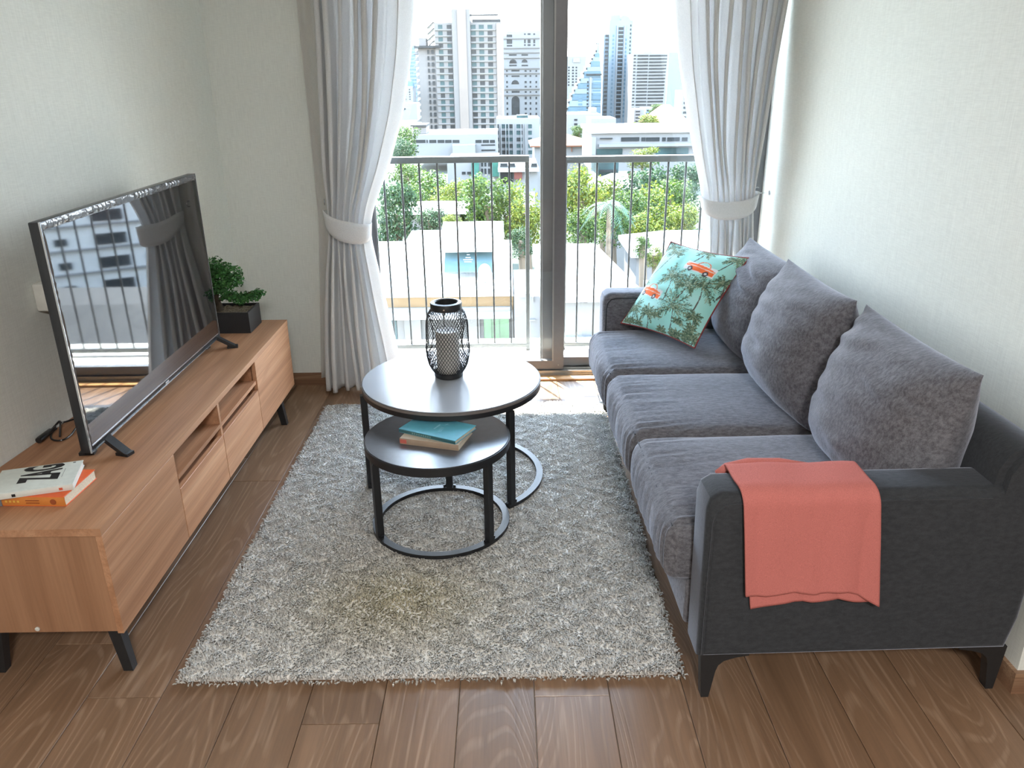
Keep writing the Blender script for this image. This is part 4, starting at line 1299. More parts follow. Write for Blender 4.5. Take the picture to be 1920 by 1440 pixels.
def make_pillow():
    BL = Vector((0.520, 3.455, 0.466)); eu = Vector((0.27, -0.39, 0)).normalized()
    nn = Vector((0.822, 0.569, 0)); ph = math.radians(41)
    ev = Vector((0, 0, 1)) * math.cos(ph) + nn * math.sin(ph); ew = eu.cross(ev); 
    if ew.z < 0 and ew.dot(Vector((0, -1, 0))) < 0: ew = -ew
    hu, hv = 0.222, 0.222
    c = BL + eu * 0.232 + ev * 0.232 + ew * 0.035
    t = thing('throw_pillow', 'turquoise throw pillow printed with palms and orange cars, at the far end of the sofa', 'pillow', tuple(c))
    n = 230
    m = MB()
    def cr(U, V):
        return 0.0035 * np.sin(U * 9 + V * 6 + 5 * vnoise(U * 2 + 4, V * 2 + 6, 77)) * vnoise(U * 2 + 9, V * 2 + 1, 78)
    outs = pillow(m, c, eu, ev, ew, hu, hv, 0.068, n=n, p=2.4, q=0.7, pinch=0.07, wr=0.004, seed=61, creases=cr)
    inv = wm(t).inverted()
    me = bpy.data.meshes.new('pillow_cover'); me.from_pydata([inv @ Vector(p) for p in m.v], [], m.f)
    me.shade_smooth()
    img = paint_palms(n)
    # sample print: rebuild vertex order of pillow()
    cols = []
    seen = set()
    u = (np.sin(np.linspace(-1, 1, n) * PI / 2 * 0.98) / math.sin(PI / 2 * 0.98) + 1) / 2
    ii = np.clip((u * (n - 1)).round().astype(int), 0, n - 1)
    for k in range(2):
        for i in range(n):
            for j in range(n):
                border = i in (0, n - 1) or j in (0, n - 1)
                key = (0 if border else k, i, j)
                if key in seen: continue
                seen.add(key)
                cols.append(img[ii[i], ii[j]] if k == 0 else img[ii[n - 1 - i], ii[j]])
    vc = np.ones((len(cols), 4), np.float32); vc[:, :3] = np.array(cols)
    at = me.color_attributes.new('print', 'FLOAT_COLOR', 'POINT'); at.data.foreach_set('color', vc.ravel())
    me.materials.append(attr_color('printed_cotton', 'print', 0.75, bump=0.15, bscale=900))
    o = bpy.data.objects.new('pillow_cover', me); C.objects.link(o); o.parent = t
    P = outs[0]
    ring = [P[i, 0] for i in range(0, n, 6)] + [P[n - 1, j] for j in range(0, n, 6)] + [P[i, n - 1] for i in range(n - 1, -1, -6)] + [P[0, j] for j in range(n - 1, -1, -6)]
    q = MB().tube([Vector(p) for p in ring], 0.0034, 6, closed=True)
    obj('piping', q, plain('dark_red_piping', (0.22, 0.035, 0.035), 0.7), t, True)


make_pillow()


# ------------------------------------------------------------------ throw blanket over the near arm
def make_throw():
    t = thing('throw_blanket', 'folded salmon pink throw hanging over the near armrest of the sofa', 'blanket', (0.72, 1.63, 0.30))
    ZA = 0.620
    Y0 = 1.64; Y1 = 1.775
    # path over the arm, from the seat side over the top and down the outer face
    def path(off, zend, seat_z):
        p = [(Y1 + 0.060 + off, seat_z), (Y1 + 0.022 + off, seat_z + 0.05), (Y1 + 0.008 + off, ZA - 0.07)]
        for k in range(7):
            a = k / 6 * PI / 2
            p.append((Y1 - 0.020 + (0.026 + off) * math.cos(a), ZA - 0.020 + (0.024 + off) * math.sin(a)))
        for k in range(7):
            a = PI / 2 + k / 6 * PI / 2
            p.append((Y0 + 0.022 + (0.028 + off) * math.cos(a), ZA - 0.022 + (0.026 + off) * math.sin(a)))
        p.append((Y0 - 0.009 - off, 0.52)); p.append((Y0 - 0.010 - off, 0.42)); p.append((Y0 - 0.012 - off, zend))
        return p
    def resample(p, n):
        p = np.array(p); d = np.r_[0, np.cumsum(np.hypot(*np.diff(p, axis=0).T))]
        s = np.linspace(0, d[-1], n)
        return np.c_[np.interp(s, d, p[:, 0]), np.interp(s, d, p[:, 1])], s / d[-1]
    def layer(name, xa_top, xb_top, xa_bot, xb_bot, off, zend_f, seat_z, th, seed):
        nu, nv = 60, 90
        P = np.zeros((nv, nu, 3))
        u = np.linspace(0, 1, nu)
        for i, uu in enumerate(u):
            q, s = resample(path(off + 0.0, zend_f(uu), seat_z), nv)
            hang = np.clip((s - 0.45) / 0.55, 0, 1)
            x = (xa_top + (xb_top - xa_top) * uu) * (1 - hang) + (xa_bot + (xb_bot - xa_bot) * uu) * hang
            x = x + 0.006 * np.sin(s * 5 + seed) * (1 - 2 * abs(uu - 0.5))
            wv = 0.006 * hang * np.sin(uu * 9 + seed * 2.1) + 0.0025 * np.sin(uu * 15 + s * 4 + seed)
            P[:, i, 0] = x; P[:, i, 1] = q[:, 0] - np.abs(wv) * (hang > 0); P[:, i, 2] = q[:, 1] + 0.002 * np.sin(uu * 11 + seed + s * 6)
        o = obj(name, MB().grid(P), M_throw, t, 'all')
        md = o.modifiers.new('thickness', 'SOLIDIFY'); md.thickness = th; md.offset = 1.0
        return o
    layer('inner_fold', 0.548, 0.850, 0.592, 0.890, 0.001, lambda u: 0.350 - 0.0014 * (float(np.interp(u, [0, .15, .35, .5, .6, .75, .85, 1], [1139, 1131, 1119, 1123, 1120, 1119, 1121, 1123])) - 1105), 0.475, 0.006, 1.3)
    rl = [(0.520, 1.772, 0.606), (0.545, 1.778, 0.618), (0.60, 1.782, 0.627), (0.68, 1.782, 0.628), (0.76, 1.776, 0.622)]
    obj('rolled_edge', MB().tube(rl, [0.008, 0.013, 0.015, 0.013, 0.007], 12), M_throw, t, 'all')
    layer('outer_fold', 0.538, 0.862, 0.572, 0.905, 0.009, lambda u: 0.350 - 0.0014 * (float(np.interp(u, [0, .15, .35, .5, .6, .75, .85, 1], [1106, 1106, 1097, 1107, 1100, 1097, 1107, 1130])) - 1105), 0.462, 0.006, 2.4)


make_throw()


# ------------------------------------------------------------------ curtains
def smooth_interp(z, zk, vk):
    zz = np.linspace(zk[0], zk[-1], 400); vv = np.interp(zz, zk, vk)
    k = np.hanning(41); k /= k.sum()
    vp = np.r_[np.full(20, vv[0]), vv, np.full(20, vv[-1])]
    vs = np.convolve(vp, k, 'valid')
    return np.interp(z, zz, vs)


def make_curtain(label, keys, nf, yc, wide, tie, seed, hook):
    zk = [k[0] for k in keys]
    t = thing('curtain', label, 'curtain', ((keys[0][1] + keys[0][2]) / 2, yc, 0.02))
    nz, ns = 120, 460
    z = np.linspace(keys[0][0], keys[-1][0], nz)
    xl = smooth_interp(z, zk, [k[1] for k in keys]); xr = smooth_interp(z, zk, [k[2] for k in keys])
    s = np.linspace(0, 1, ns)
    P = np.zeros((nz, ns, 3))
    g = np.random.default_rng(seed)
    # fold boundaries with uneven widths; one broad fold on the window side
    wds = g.uniform(0.75, 1.25, nf); wds[-1 if wide > 0 else 0] *= 2.3
    bd = np.r_[0, np.cumsum(wds)]; bd /= bd[-1]
    fi = np.clip(np.searchsorted(bd, s, 'right') - 1, 0, nf - 1)
    loc = (s - bd[fi]) / (bd[fi + 1] - bd[fi])
    amp_f = g.uniform(0.75, 1.2, nf)[fi]
    for i, zz in enumerate(z):
        wdt = xr[i] - xl[i]
        tight = math.exp(-((zz - tie[0]) / 0.16) ** 2)
        A = (0.088 * (1 - 0.45 * tight)) * (0.8 + 0.35 * min(1, abs(zz - tie[0])))
        bump = np.abs(np.sin(PI * loc)) ** 0.55
        lean = np.sin(2 * PI * loc) * 0.34 * wdt / nf
        wob = 0.010 * np.sin(3.1 * zz + fi * 1.9 + seed)
        x = xl[i] + wdt * s + lean * (1 - 0.3 * tight) + wob * np.sin(PI * s) * (1 - tight)
        arch = 0.035 * np.sin(PI * s) * tight
        y = yc + 0.03 - A * bump * amp_f - arch + 0.006 * np.sin(4 * zz + fi)
        P[i, :, 0] = x; P[i, :, 1] = y; P[i, :, 2] = zz + (0.006 * np.sin(9 * s + seed) if i == 0 else 0)
    o = obj('curtain_panel', MB().grid(P), M_curtain, t, 'all')
    md = o.modifiers.new('thickness', 'SOLIDIFY'); md.thickness = 0.002
    # tie band
    zt, cx, rx, ry, tilt, sag, ht = tie[0], tie[1], tie[2], tie[3], tie[4], tie[5], tie[6]
    rows = []
    for a in np.linspace(0, 2 * PI, 72, endpoint=False):
        ca, sa = math.cos(a), math.sin(a)
        ex = math.copysign(abs(ca) ** 0.8, ca); ey = math.copysign(abs(sa) ** 0.8, sa)
        frontness = max(0, -sa)
        zc = zt + tilt * ca - sag * frontness ** 1.5
        hh = ht * (0.62 + 0.38 * frontness)
        rows.append([(cx + rx * ex * (1 + 0.03 * q), yc - 0.01 + ry * ey - 0.004 * (1 - q * q) * frontness, zc + hh / 2 * q) for q in (-1, -0.6, 0, 0.6, 1)])
    b = obj('tieback', MB().grid(rows, cu=True), M_curtain, t, 'all')
    md = b.modifiers.new('thickness', 'SOLIDIFY'); md.thickness = 0.004
    return t


def make_hook(label, x, y, z, wallpt, curl):
    t = thing('tieback_hook', label, 'hook', wallpt)
    w0 = Vector(wallpt); p = Vector((x, y, z))
    ds = []
    d = (p - w0).normalized()
    m = MB().tube([w0, w0 + d * 0.004], 0.012, 14)
    obj('wall_plate', m, M_silver, t, True)
    mid = w0 + d * (p - w0).length
    pts = [w0 + d * 0.004, w0.lerp(p, 0.5), p]
    c = p + Vector((0, 0, 0.014))
    side = d.cross(Vector((0, 0, 1)))
    for k in range(1, 9):
        a = -PI / 2 + k * PI * 1.2 / 8
        pts.append(c + d * 0.014 * math.cos(a) + Vector((0, 0, 0.014 * math.sin(a))))
    obj('hook_arm', MB().tube(pts, 0.0025, 8), M_silver, t, True)
    return t


make_curtain('grey curtain tied back on the left side of the balcony door',
             [(0.02, -0.975, -0.560), (0.22, -0.965, -0.585), (0.45, -0.94, -0.625), (0.65, -0.915, -0.655), (0.80, -0.89, -0.680), (0.88, -0.885, -0.680), (0.97, -0.882, -0.650), (1.15, -0.885, -0.565), (1.4, -0.875, -0.480), (1.65, -0.862, -0.430), (1.87, -0.853, -0.405), (2.52, -0.85, -0.345)],
             7, 3.90, 1, (0.885, -0.782, 0.112, 0.078, -0.035, 0.028, 0.105), 3, None)
make_curtain('grey curtain tied back on the right side of the balcony door, behind the sofa',
             [(0.02, 0.93, 1.255), (0.4, 0.955, 1.235), (0.73, 0.982, 1.214), (0.88, 0.968, 1.205), (0.97, 0.958, 1.205), (1.08, 0.930, 1.207), (1.2, 0.895, 1.210), (1.36, 0.855, 1.222), (1.6, 0.800, 1.240), (1.86, 0.762, 1.262), (2.52, 0.72, 1.285)],
             9, 3.90, -1, (0.975, 1.080, 0.132, 0.080, 0.012, 0.040, 0.085), 8, None)
make_hook('small metal tieback hook on the wall left of the left curtain', -0.905, 3.965, 0.965, (-0.915, 3.999, 0.965), 1)
make_hook('small metal tieback hook on the wall right of the right curtain', 1.222, 3.93, 1.0, (rwx(3.93) - 0.0005, 3.93, 1.0), 1)
# pale lining showing beside the left curtain
def lining():
    t = thing('curtain_lining', 'pale thin lining curtain peeping out behind the left grey curtain', 'curtain', (-0.97, 3.965, 0.04))
    P = []
    for zz in np.linspace(0.05, 2.5, 50):
        sp = 0.03 + 0.075 * max(0, (0.9 - zz) / 0.9)
        P.append([(-0.91 - sp + (0.16 + sp) * u, 3.962 + 0.012 * math.sin(u * 14), zz) for u in np.linspace(0, 1, 24)])
    o = obj('lining_panel', MB().grid(P), M_lining, t, 'all')
    md = o.modifiers.new('thickness', 'SOLIDIFY'); md.thickness = 0.0015


lining()
#OUTDOORS
# ------------------------------------------------------------------ outdoors: the city eight floors below and beyond
GZ = -24.0
M_ground = plain('city_ground', (0.012, 0.019, 0.008), 0.95, var=0.25, vscale=0.05)
M_beige = plain('beige_facade', (0.0994, 0.0918, 0.0850), 0.85, var=0.03, vscale=0.3)
M_pink = plain('pale_peach_facade', (0.1241, 0.1020, 0.0850), 0.85, var=0.03, vscale=0.3)
M_white = plain('white_facade', (0.1139, 0.1139, 0.1122), 0.85, var=0.03, vscale=0.3)
M_wroof = plain('white_sheet_roof', (0.434, 0.434, 0.420), 0.7, var=0.04, vscale=0.6)
M_teal = plain('teal_window_glass', (0.0174, 0.0348, 0.0360), 0.25, var=0.5, vscale=0.35)
M_dark = plain('dark_window_glass', (0.0132, 0.0156, 0.0168), 0.25, var=0.5, vscale=0.35)
M_blueg = plain('blue_glass_facade', (0.0493, 0.0824, 0.1045), 0.3, var=0.12, vscale=0.12)
M_bluel = plain('pale_blue_facade', (0.0765, 0.1054, 0.1275), 0.5, var=0.06, vscale=0.2)
M_mull = plain('pale_window_frame', (0.1122, 0.1165, 0.1165), 0.6)
M_orange = plain('terracotta_roof', (0.1088, 0.0374, 0.0145), 0.85, var=0.12, vscale=1.2)
M_tan = plain('tan_fascia', (0.085, 0.052, 0.020), 0.8, var=0.10, vscale=1.5)
M_greyroof = plain('grey_shingle_roof', (0.022, 0.021, 0.019), 0.9, var=0.2, vscale=2)
M_red = plain('red_hoarding', (0.0792, 0.0174, 0.0120), 0.8)
M_netting = plain('green_scaffold_netting', (0.0090, 0.0666, 0.0474), 0.8, var=0.2, vscale=2)
for q in (M_teal, M_dark, M_blueg):
    q.node_tree.nodes['Principled BSDF'].inputs['Specular IOR Level'].default_value = 0.15
M_leafout = attr_color('tree_leaf', 'tint', 0.6, trans=0.35, spec=0.3)
M_trunk = plain('tree_bark', (0.12, 0.09, 0.06), 0.95, var=0.3, vscale=3)

struct('ground', MB().box(-900, 900, 8, 1400, GZ - 1, GZ), M_ground)


def unit_window(mat, frame=None, cross=(1, 1)):
    """one far window: recess-dark pane inside a proud pale frame, unit size, facing -y"""
    m = MB().box(-0.5, 0.5, -0.1, 0.5, -0.5, 0.5)
    me = mesh_of('window', m, mat)
    return me


WT = unit_window(M_teal); WD = unit_window(M_dark); WB = unit_window(M_blueg); WS = mesh_of('sill', MB().box(-0.5, 0.5, -0.5, 0.5, -0.5, 0.5), M_mull)


def rel(parent, p): return wm(parent).inverted() @ Vector(p)


def colx(px, py, Y):
    """x of an upright edge: the column is read at one reference row so that walls stay plumb"""
    return at_y(px, 140.0 if Y > 120 else py, Y).x


def bld(label, name, px0, px1, pyt, Y, dep, mat, zb=GZ, cat='building', pyb=None):
    a = at_y(px0, pyt, Y); b = at_y(px1, pyt, Y)
    a.x = colx(px0, pyt, Y); b.x = colx(px1, pyt, Y)
    if pyb: zb = at_y((px0 + px1) / 2, pyb, Y).z
    t = thing(name, label, cat, ((a.x + b.x) / 2, Y + dep / 2, max(zb, GZ)))
    obj('body', MB().box(a.x, b.x, Y, Y + dep, zb, (a.z + b.z) / 2), mat, t)
    return t


def block(t, name, px0, px1, pyt, pyb, Y, y_off, dep, mat):
    a = at_y(px0, pyt, Y); b = at_y(px1, pyb, Y)
    a.x = colx(px0, pyt, Y); b.x = colx(px1, pyb, Y)
    return obj(name, MB().box(min(a.x, b.x), max(a.x, b.x), Y + y_off, Y + y_off + dep, b.z, a.z), mat, t)


def win(t, cols, rows, Y, me, out=0.15, name='window', skip=0.0, sd=1, me2=None):
    g = random.Random(sd)
    for ya, yb in rows:
        for xa, xb in cols:
            if g.random() < skip: continue
            a = at_y(xa, ya, Y); b = at_y(xb, yb, Y)
            a.x = colx(xa, ya, Y); b.x = colx(xb, yb, Y)
            inst(name, me2 if (me2 and g.random() < 0.4) else me, ((a.x + b.x) / 2, Y - out / 2, (a.z + b.z) / 2), (abs(b.x - a.x), out, abs(a.z - b.z)), t)


# tall beige tower
Y = 400.0
t = bld('tall beige apartment tower with a peach stair core, left of the door mullion', 'apartment_tower', 818, 941, 42, Y, 22, M_beige, pyb=262)
block(t, 'stair_core', 851, 884, 18, 250, Y, -2.5, 24, M_beige)
block(t, 'core_stripe', 861, 877, 19, 250, Y, -3.0, 0.6, M_pink)
block(t, 'side_wing', 786, 819, 90, 262, Y, 0.5, 18, M_beige)
block(t, 'wing_roof', 779, 828, 86, 90, Y, -1.5, 19, M_dark)
block(t, 'roof_box', 787, 801, 71, 86, Y, 2, 10, M_beige)
block(t, 'edge_pier', 932, 941, 44, 262, Y, -1.0, 2, M_pink)
block(t, 'roof_beam', 884, 936, 27, 29, Y, 0, 2, M_dark)
block(t, 'roof_plant', 888, 940, 36, 41, Y, 1, 10, M_dark)
block(t, 'terrace_band', 860, 948, 247, 251, Y, -2.0, 1.5, M_dark)
rows = [(46.5 + 11.75 * k, 54.0 + 11.75 * k) for k in range(17)]
win(t, [(825, 833), (841, 849.5)], rows, Y, WT, me2=WD, sd=2)
win(t, [(852, 859.5)], rows, Y, WT, out=2.9, me2=WD, sd=3)
win(t, [(878.5, 883)], rows, Y, WT, out=2.9, sd=4)
win(t, [(885, 894), (900, 909), (916, 925)], rows, Y, WT, me2=WD, sd=5)
win(t, [(803, 806.5), (810.5, 815.5)], rows[4:], Y, WD, out=0.2, sd=6)
for k, (ya, yb) in enumerate(rows):
    block(t, 'floor_band', 819, 850, yb + 1.6, yb + 2.6, Y, -0.5, 0.5, M_white)
    block(t, 'floor_band', 885, 931, yb + 1.6, yb + 2.6, Y, -0.5, 0.5, M_white)
for k in range(14):
    a = at_y(786, 95 + 11.6 * k, Y); a.x = colx(786, 0, Y)
    bl = MB().prism([(a.x - 3.0, a.z - 1.6), (a.x, a.z - 1.6), (a.x, a.z + 0.4)], Y + 2, Y + 12, 'y')
    obj('balcony', bl, M_white, t)
for k in range(4):
    a = at_y(819, 41 + 11.6 * k, Y); a.x = colx(818, 0, Y)
    obj('balcony', MB().prism([(a.x - 3.8, a.z - 2.6), (a.x - 3.2, a.z - 2.6), (a.x, a.z + 0.1), (a.x - 0.7, a.z + 0.1)], Y + 1, Y + 8, 'y'), M_dark, t)

# white tower with arches
Y = 470.0
t = bld('white apartment tower with arched windows, just left of the door mullion', 'arched_tower', 944, 1016, 66, Y, 25, M_white, pyb=262)
block(t, 'crown', 950, 1016, 58, 66, Y, 3, 18, M_white)
win(t, [(951, 961)], [(65, 69.5), (74, 82), (84.5, 87)], Y, WD)
win(t, [(983, 986), (989.5, 995), (1000, 1003.5)], [(62.5, 65.5), (74, 81), (83, 86)], Y, WD)
win(t, [(955, 969), (978, 990)], [(101.5, 104.5), (121.5, 124)], Y, WD)
win(t, [(949, 952), (983.5, 987.5), (993, 996), (1004, 1007)], [(131.5, 134.5), (141, 144), (152, 156), (161, 164), (171, 174), (181.5, 186), (191.5, 196), (202, 206), (211.5, 216)], Y, WD)
win(t, [(959, 974)], [(131, 134), (141.5, 144), (170.5, 174)], Y, WD)
win(t, [(962, 972)], [(190, 197), (201, 207), (210, 215)], Y, WD)
def arch(t, px0, px1, pyt, pyb, Y, mat, name='arched_window'):
    a = at_y(px0, pyb, Y); b = at_y(px1, pyt, Y)
    cx = (a.x + b.x) / 2; r = abs(b.x - a.x) / 2
    zc = b.z - r
    pts = [(cx - r, min(a.z, zc)), (cx + r, min(a.z, zc))] + [(cx + r * math.cos(q * PI / 8), zc + r * math.sin(q * PI / 8)) for q in range(9)]
    obj(name, MB().prism(pts, Y - 0.2, Y + 0.3, 'y'), mat, t)
arch(t, 959.5, 974, 180, 215, Y, M_dark); arch(t, 955, 969, 111, 117, Y, M_dark); arch(t, 978, 989, 111, 117, Y, M_dark); arch(t, 959, 973, 150, 157, Y, M_dark)
for py in (71, 89, 97.5, 107.5, 127.5, 136.5, 166, 177):
    block(t, 'cornice', 945, 1012, py, py + 1.2, Y, -0.6, 0.6, M_beige)

# white block with tall fins
Y = 263.0
t = bld('white mid-rise block with tall vertical fins, above the balcony rail left of the mullion', 'finned_block', 929, 1012, 222, Y, 18, M_white, pyb=296)
for a_ in (929.5, 937.5, 946.0, 952.0, 960.5, 975.5, 984.5):
    block(t, 'fin', a_, a_ + 1.4, 232, 294, Y, -0.9, 0.9, M_mull)
win(t, [(931, 933.5), (938.5, 946), (947.5, 951.5), (953.5, 960), (967.5, 975), (976.5, 979), (990, 997)], [(233, 240.5), (245, 252.5), (258, 265), (270, 277), (282, 289)], Y, WT, me2=WD, sd=9)
block(t, 'roof_box', 968, 990, 217, 222, Y, 2, 6, M_teal)

# podium below the beige tower
Y = 235.0
t = bld('long white podium building with a dark ribbon of windows, below the beige tower', 'podium_building', 764, 930, 252, Y, 25, M_white, pyb=300)
win(t, [(769, 791.5), (793.5, 796), (799, 812.5), (815, 828), (829.5, 842), (844, 857), (888, 900), (902, 914), (916, 925.5)], [(262.5, 268)], Y, WD)
win(t, [(769, 778)], [(272, 274.5), (283, 286)], Y, WD)
win(t, [(899, 926)], [(271, 273), (280.5, 283)], Y, WD)
block(t, 'entrance_block', 845, 888, 270, 296, Y, -4, 4, M_mull)
block(t, 'wall_box', 766, 792, 240, 252, Y, 3, 10, M_beige)
block(t, 'planter_edge', 762, 793, 235.5, 239, Y, 2.5, 11, M_greyroof)

# far left
t = bld('slim pale blue tower partly behind the left curtain', 'blue_tower', 768, 781, 85, 560, 20, M_bluel, pyb=200)
win(t, [(768.5, 780.5)], [(90 + 6.5 * k, 93 + 6.5 * k) for k in range(15)], 560, WB)
t = bld('small white building with a blue dome roof beside the left curtain', 'domed_building', 752, 772, 162, 380, 14, M_white, pyb=215)
win(t, [(757, 759.5), (765, 767.5)], [(167 + 4.5 * k, 169.3 + 4.5 * k) for k in range(5)], 380, WD)
a = at_y(762, 161, 380)
obj('dome_roof', MB().lathe([(3.2, -1.0), (3.0, 1.0), (2.0, 2.4), (0.0, 3.0)], 20, (a.x, 385, a.z)), M_blueg, t, True)
t = bld('low white house beside the left curtain, far behind the trees', 'white_house', 742, 778, 194, 300, 12, M_white, pyb=225)
win(t, [(748, 757)], [(203, 206)], 300, WD)

# right of the mullion: blue glass tower, stepped blue tower
Y = 430.0
t = bld('tall blue glass tower right of the door mullion', 'blue_glass_tower', 1140, 1183, 38, Y, 24, M_bluel, pyb=235)
block(t, 'left_wing', 1131, 1140, 65, 228, Y, 1.0, 18, M_bluel)
block(t, 'roof_crown', 1143, 1160, 28, 38, Y, 2, 12, M_bluel)
a = at_y(1170, 34, Y); b = at_y(1184, 34, Y)
cw = MB(); r = b.x - a.x
cw.prism([(a.x - r * 0.3, a.z - 2), (b.x, a.z - 2)] + [(a.x + r * math.cos(q * PI / 14), a.z - 2 + r * 0.9 * math.sin(q * PI / 14)) for q in range(0, 9)], Y + 1, Y + 14, 'y')
obj('curved_crown', cw, M_bluel, t)
rows = [(65 + 7.5 * k, 69.6 + 7.5 * k) for k in range(21)]
win(t, [(1133, 1139)], rows, Y, WD, out=0.4, sd=4)
win(t, [(1157, 1166)], [(51 + 7.5 * k, 56.4 + 7.5 * k) for k in range(23)], Y, WD, sd=4)
win(t, [(1146, 1149.5)], rows, Y, WB, sd=5)
win(t, [(1168.5, 1173)], rows[1:], Y, WB, sd=6)
win(t, [(1178, 1180.5)], [(46 + 7.5 * k, 50 + 7.5 * k) for k in range(24)], Y, WD, sd=7)
for p in (1153.5, 1167.2):
    block(t, 'pilaster', p, p + 2.0, 48, 232, Y, -0.9, 0.9, M_white)

Y = 410.0
a = at_y(1064, 222, Y); b = at_y(1130, 222, Y)
t = thing('stepped_tower', 'stepped blue glass tower rising to a point, beside the blue glass tower', 'building', ((a.x + b.x) / 2, Y + 8, at_y(1100, 222, Y).z))
steps = [(1119.5, 80), (1117, 92), (1113.5, 100), (1110, 107), (1106.5, 115), (1100, 125), (1094.5, 134), (1088, 146), (1083, 156), (1078, 166), (1073, 176), (1068, 188), (1065, 200)]
for i, (px, py) in enumerate(steps):
    nxt = steps[i + 1][1] if i + 1 < len(steps) else 230
    rx_ = 1121 + (py - 78) / 62 * 6.5 if py < 140 else 1128
    block(t, 'tier', px, min(rx_, 1128), py, nxt, Y, 0, 16, M_blueg if i % 2 == 0 else M_bluel)
    if i > 0:
        block(t, 'terrace_box', px - 2.2, px + 0.8, py + 2, py + 5.5, Y, -0.5, 6, M_dark)
block(t, 'spire', 1117.6, 1119.4, 76, 82, Y, 4, 3, M_beige)
block(t, 'cornice', 1099, 1128, 138.5, 141, Y, -0.8, 0.8, M_dark)
win(t, [(1112, 1127)], [(147 + 6.9 * k, 151 + 6.9 * k) for k in range(10)], Y, WB)
win(t, [(1101, 1104)], [(152 + 6.9 * k, 156 + 6.9 * k) for k in range(9)], Y, WD)
win(t, [(1085, 1093)], [(180 + 6.9 * k, 184 + 6.9 * k) for k in range(5)], Y, WB)
block(t, 'pilaster', 1105.5, 1109.5, 145, 222, Y, -0.7, 0.7, M_white)

Y = 400.0
t = bld('pale tower with dark horizontal balcony bands, right of the blue glass tower', 'banded_tower', 1186, 1250, 100, Y, 22, M_white, pyb=238)
for k in range(17):
    block(t, 'window_band', 1187, 1191, 103 + 6.15 * k, 105.2 + 6.15 * k, Y, -0.3, 0.3, M_dark)
    block(t, 'window_band', 1194, 1214, 103 + 6.15 * k, 105.6 + 6.15 * k, Y, -0.3, 0.3, M_dark)
    block(t, 'window_band', 1216, 1249 - 0.25 * k, 103 + 6.15 * k, 105.4 + 6.15 * k, Y, -0.3, 0.3, M_dark)
block(t, 'roof_box', 1208, 1224, 94, 100, Y, 5, 8, M_white)
t = bld('faint white tower behind the stepped blue tower', 'white_tower', 1062, 1098, 106, 620, 20, M_white, pyb=210)
win(t, [(1065, 1068), (1072.5, 1076), (1079, 1082)], [(125 + 5.5 * k, 128 + 5.5 * k) for k in range(7)], 620, WD)
block(t, 'roof_louvre', 1074, 1087, 109, 117, 620, -0.5, 2, M_mull)
t = bld('faint white tower beside the right curtain', 'white_tower', 1252, 1292, 98, 640, 20, M_bluel, pyb=210)
win(t, [(1290, 1296)], [(150 + 8 * k, 155 + 8 * k) for k in range(5)], 640, WD)

# low houses right
Y = 185.0
t = bld('white house with small windows right of the mullion above the terracotta roof', 'white_house', 1064, 1128, 214, Y, 14, M_white, pyb=262)
win(t, [(1078, 1084)], [(223, 226.5), (231, 235), (238.5, 243)], Y, WD)
block(t, 'roof_block', 1112, 1124, 204, 214, Y, 4, 5, M_white)
t = bld('white hall with a round sign on its wall, behind the ribbon window building', 'white_hall', 1110, 1158, 222, 168, 10, M_white, pyb=262)
block(t, 'side_shade', 1143, 1155, 238, 246, 168, -0.3, 0.3, M_dark)
rg = []
a = at_y(1130, 241, 167.8)
for k in range(28): rg.append((a.x + 0.95 * math.cos(2 * PI * k / 28), 167.75, a.z + 0.95 * math.sin(2 * PI * k / 28)))
obj('round_sign', MB().tube(rg, 0.09, 6, closed=True), M_pink, t)
t = bld('narrow beige block with a white side, left of the far terracotta roof', 'narrow_block', 1192, 1205, 205, 215, 10, M_beige, pyb=250)
block(t, 'white_side', 1205, 1212, 205, 246, 215, 0.2, 9, M_white)
win(t, [(1195, 1203)], [(208 + 6 * k, 210 + 6 * k) for k in range(6)], 215, WD)


def hip_house(name, label, x0, x1, y0, y1, ze, zr, wall, roof, over=0.8, zb=GZ, ridge='x'):
    t = thing(name, label, 'building', ((x0 + x1) / 2, (y0 + y1) / 2, zb))
    obj('wall_body', MB().box(x0, x1, y0, y1, zb, ze), wall, t)
    a, b, c, d = x0 - over, x1 + over, y0 - over, y1 + over
    cy, cx = (c + d) / 2, (a + b) / 2
    ins = min((d - c) / 2, (b - a) / 2) * 0.8
    if ridge == 'x': r0, r1 = (a + ins, cy, zr), (b - ins, cy, zr)
    else: r0, r1 = (cx, c + ins, zr), (cx, d - ins, zr)
    V = [(a, c, ze), (b, c, ze), (b, d, ze), (a, d, ze), r0, r1, (a, c, ze - 0.25), (b, c, ze - 0.25), (b, d, ze - 0.25), (a, d, ze - 0.25)]
    if ridge == 'x': F = [(0, 1, 5, 4), (1, 2, 5), (2, 3, 4, 5), (3, 0, 4)]
    else: F = [(0, 1, 4), (1, 2, 5, 4), (2, 3, 5), (3, 0, 4, 5)]
    F += [(0, 6, 7, 1), (1, 7, 8, 2), (2, 8, 9, 3), (3, 9, 6, 0), (6, 9, 8, 7)]
    obj('roof', MB().add(V, F), roof, t)
    return t


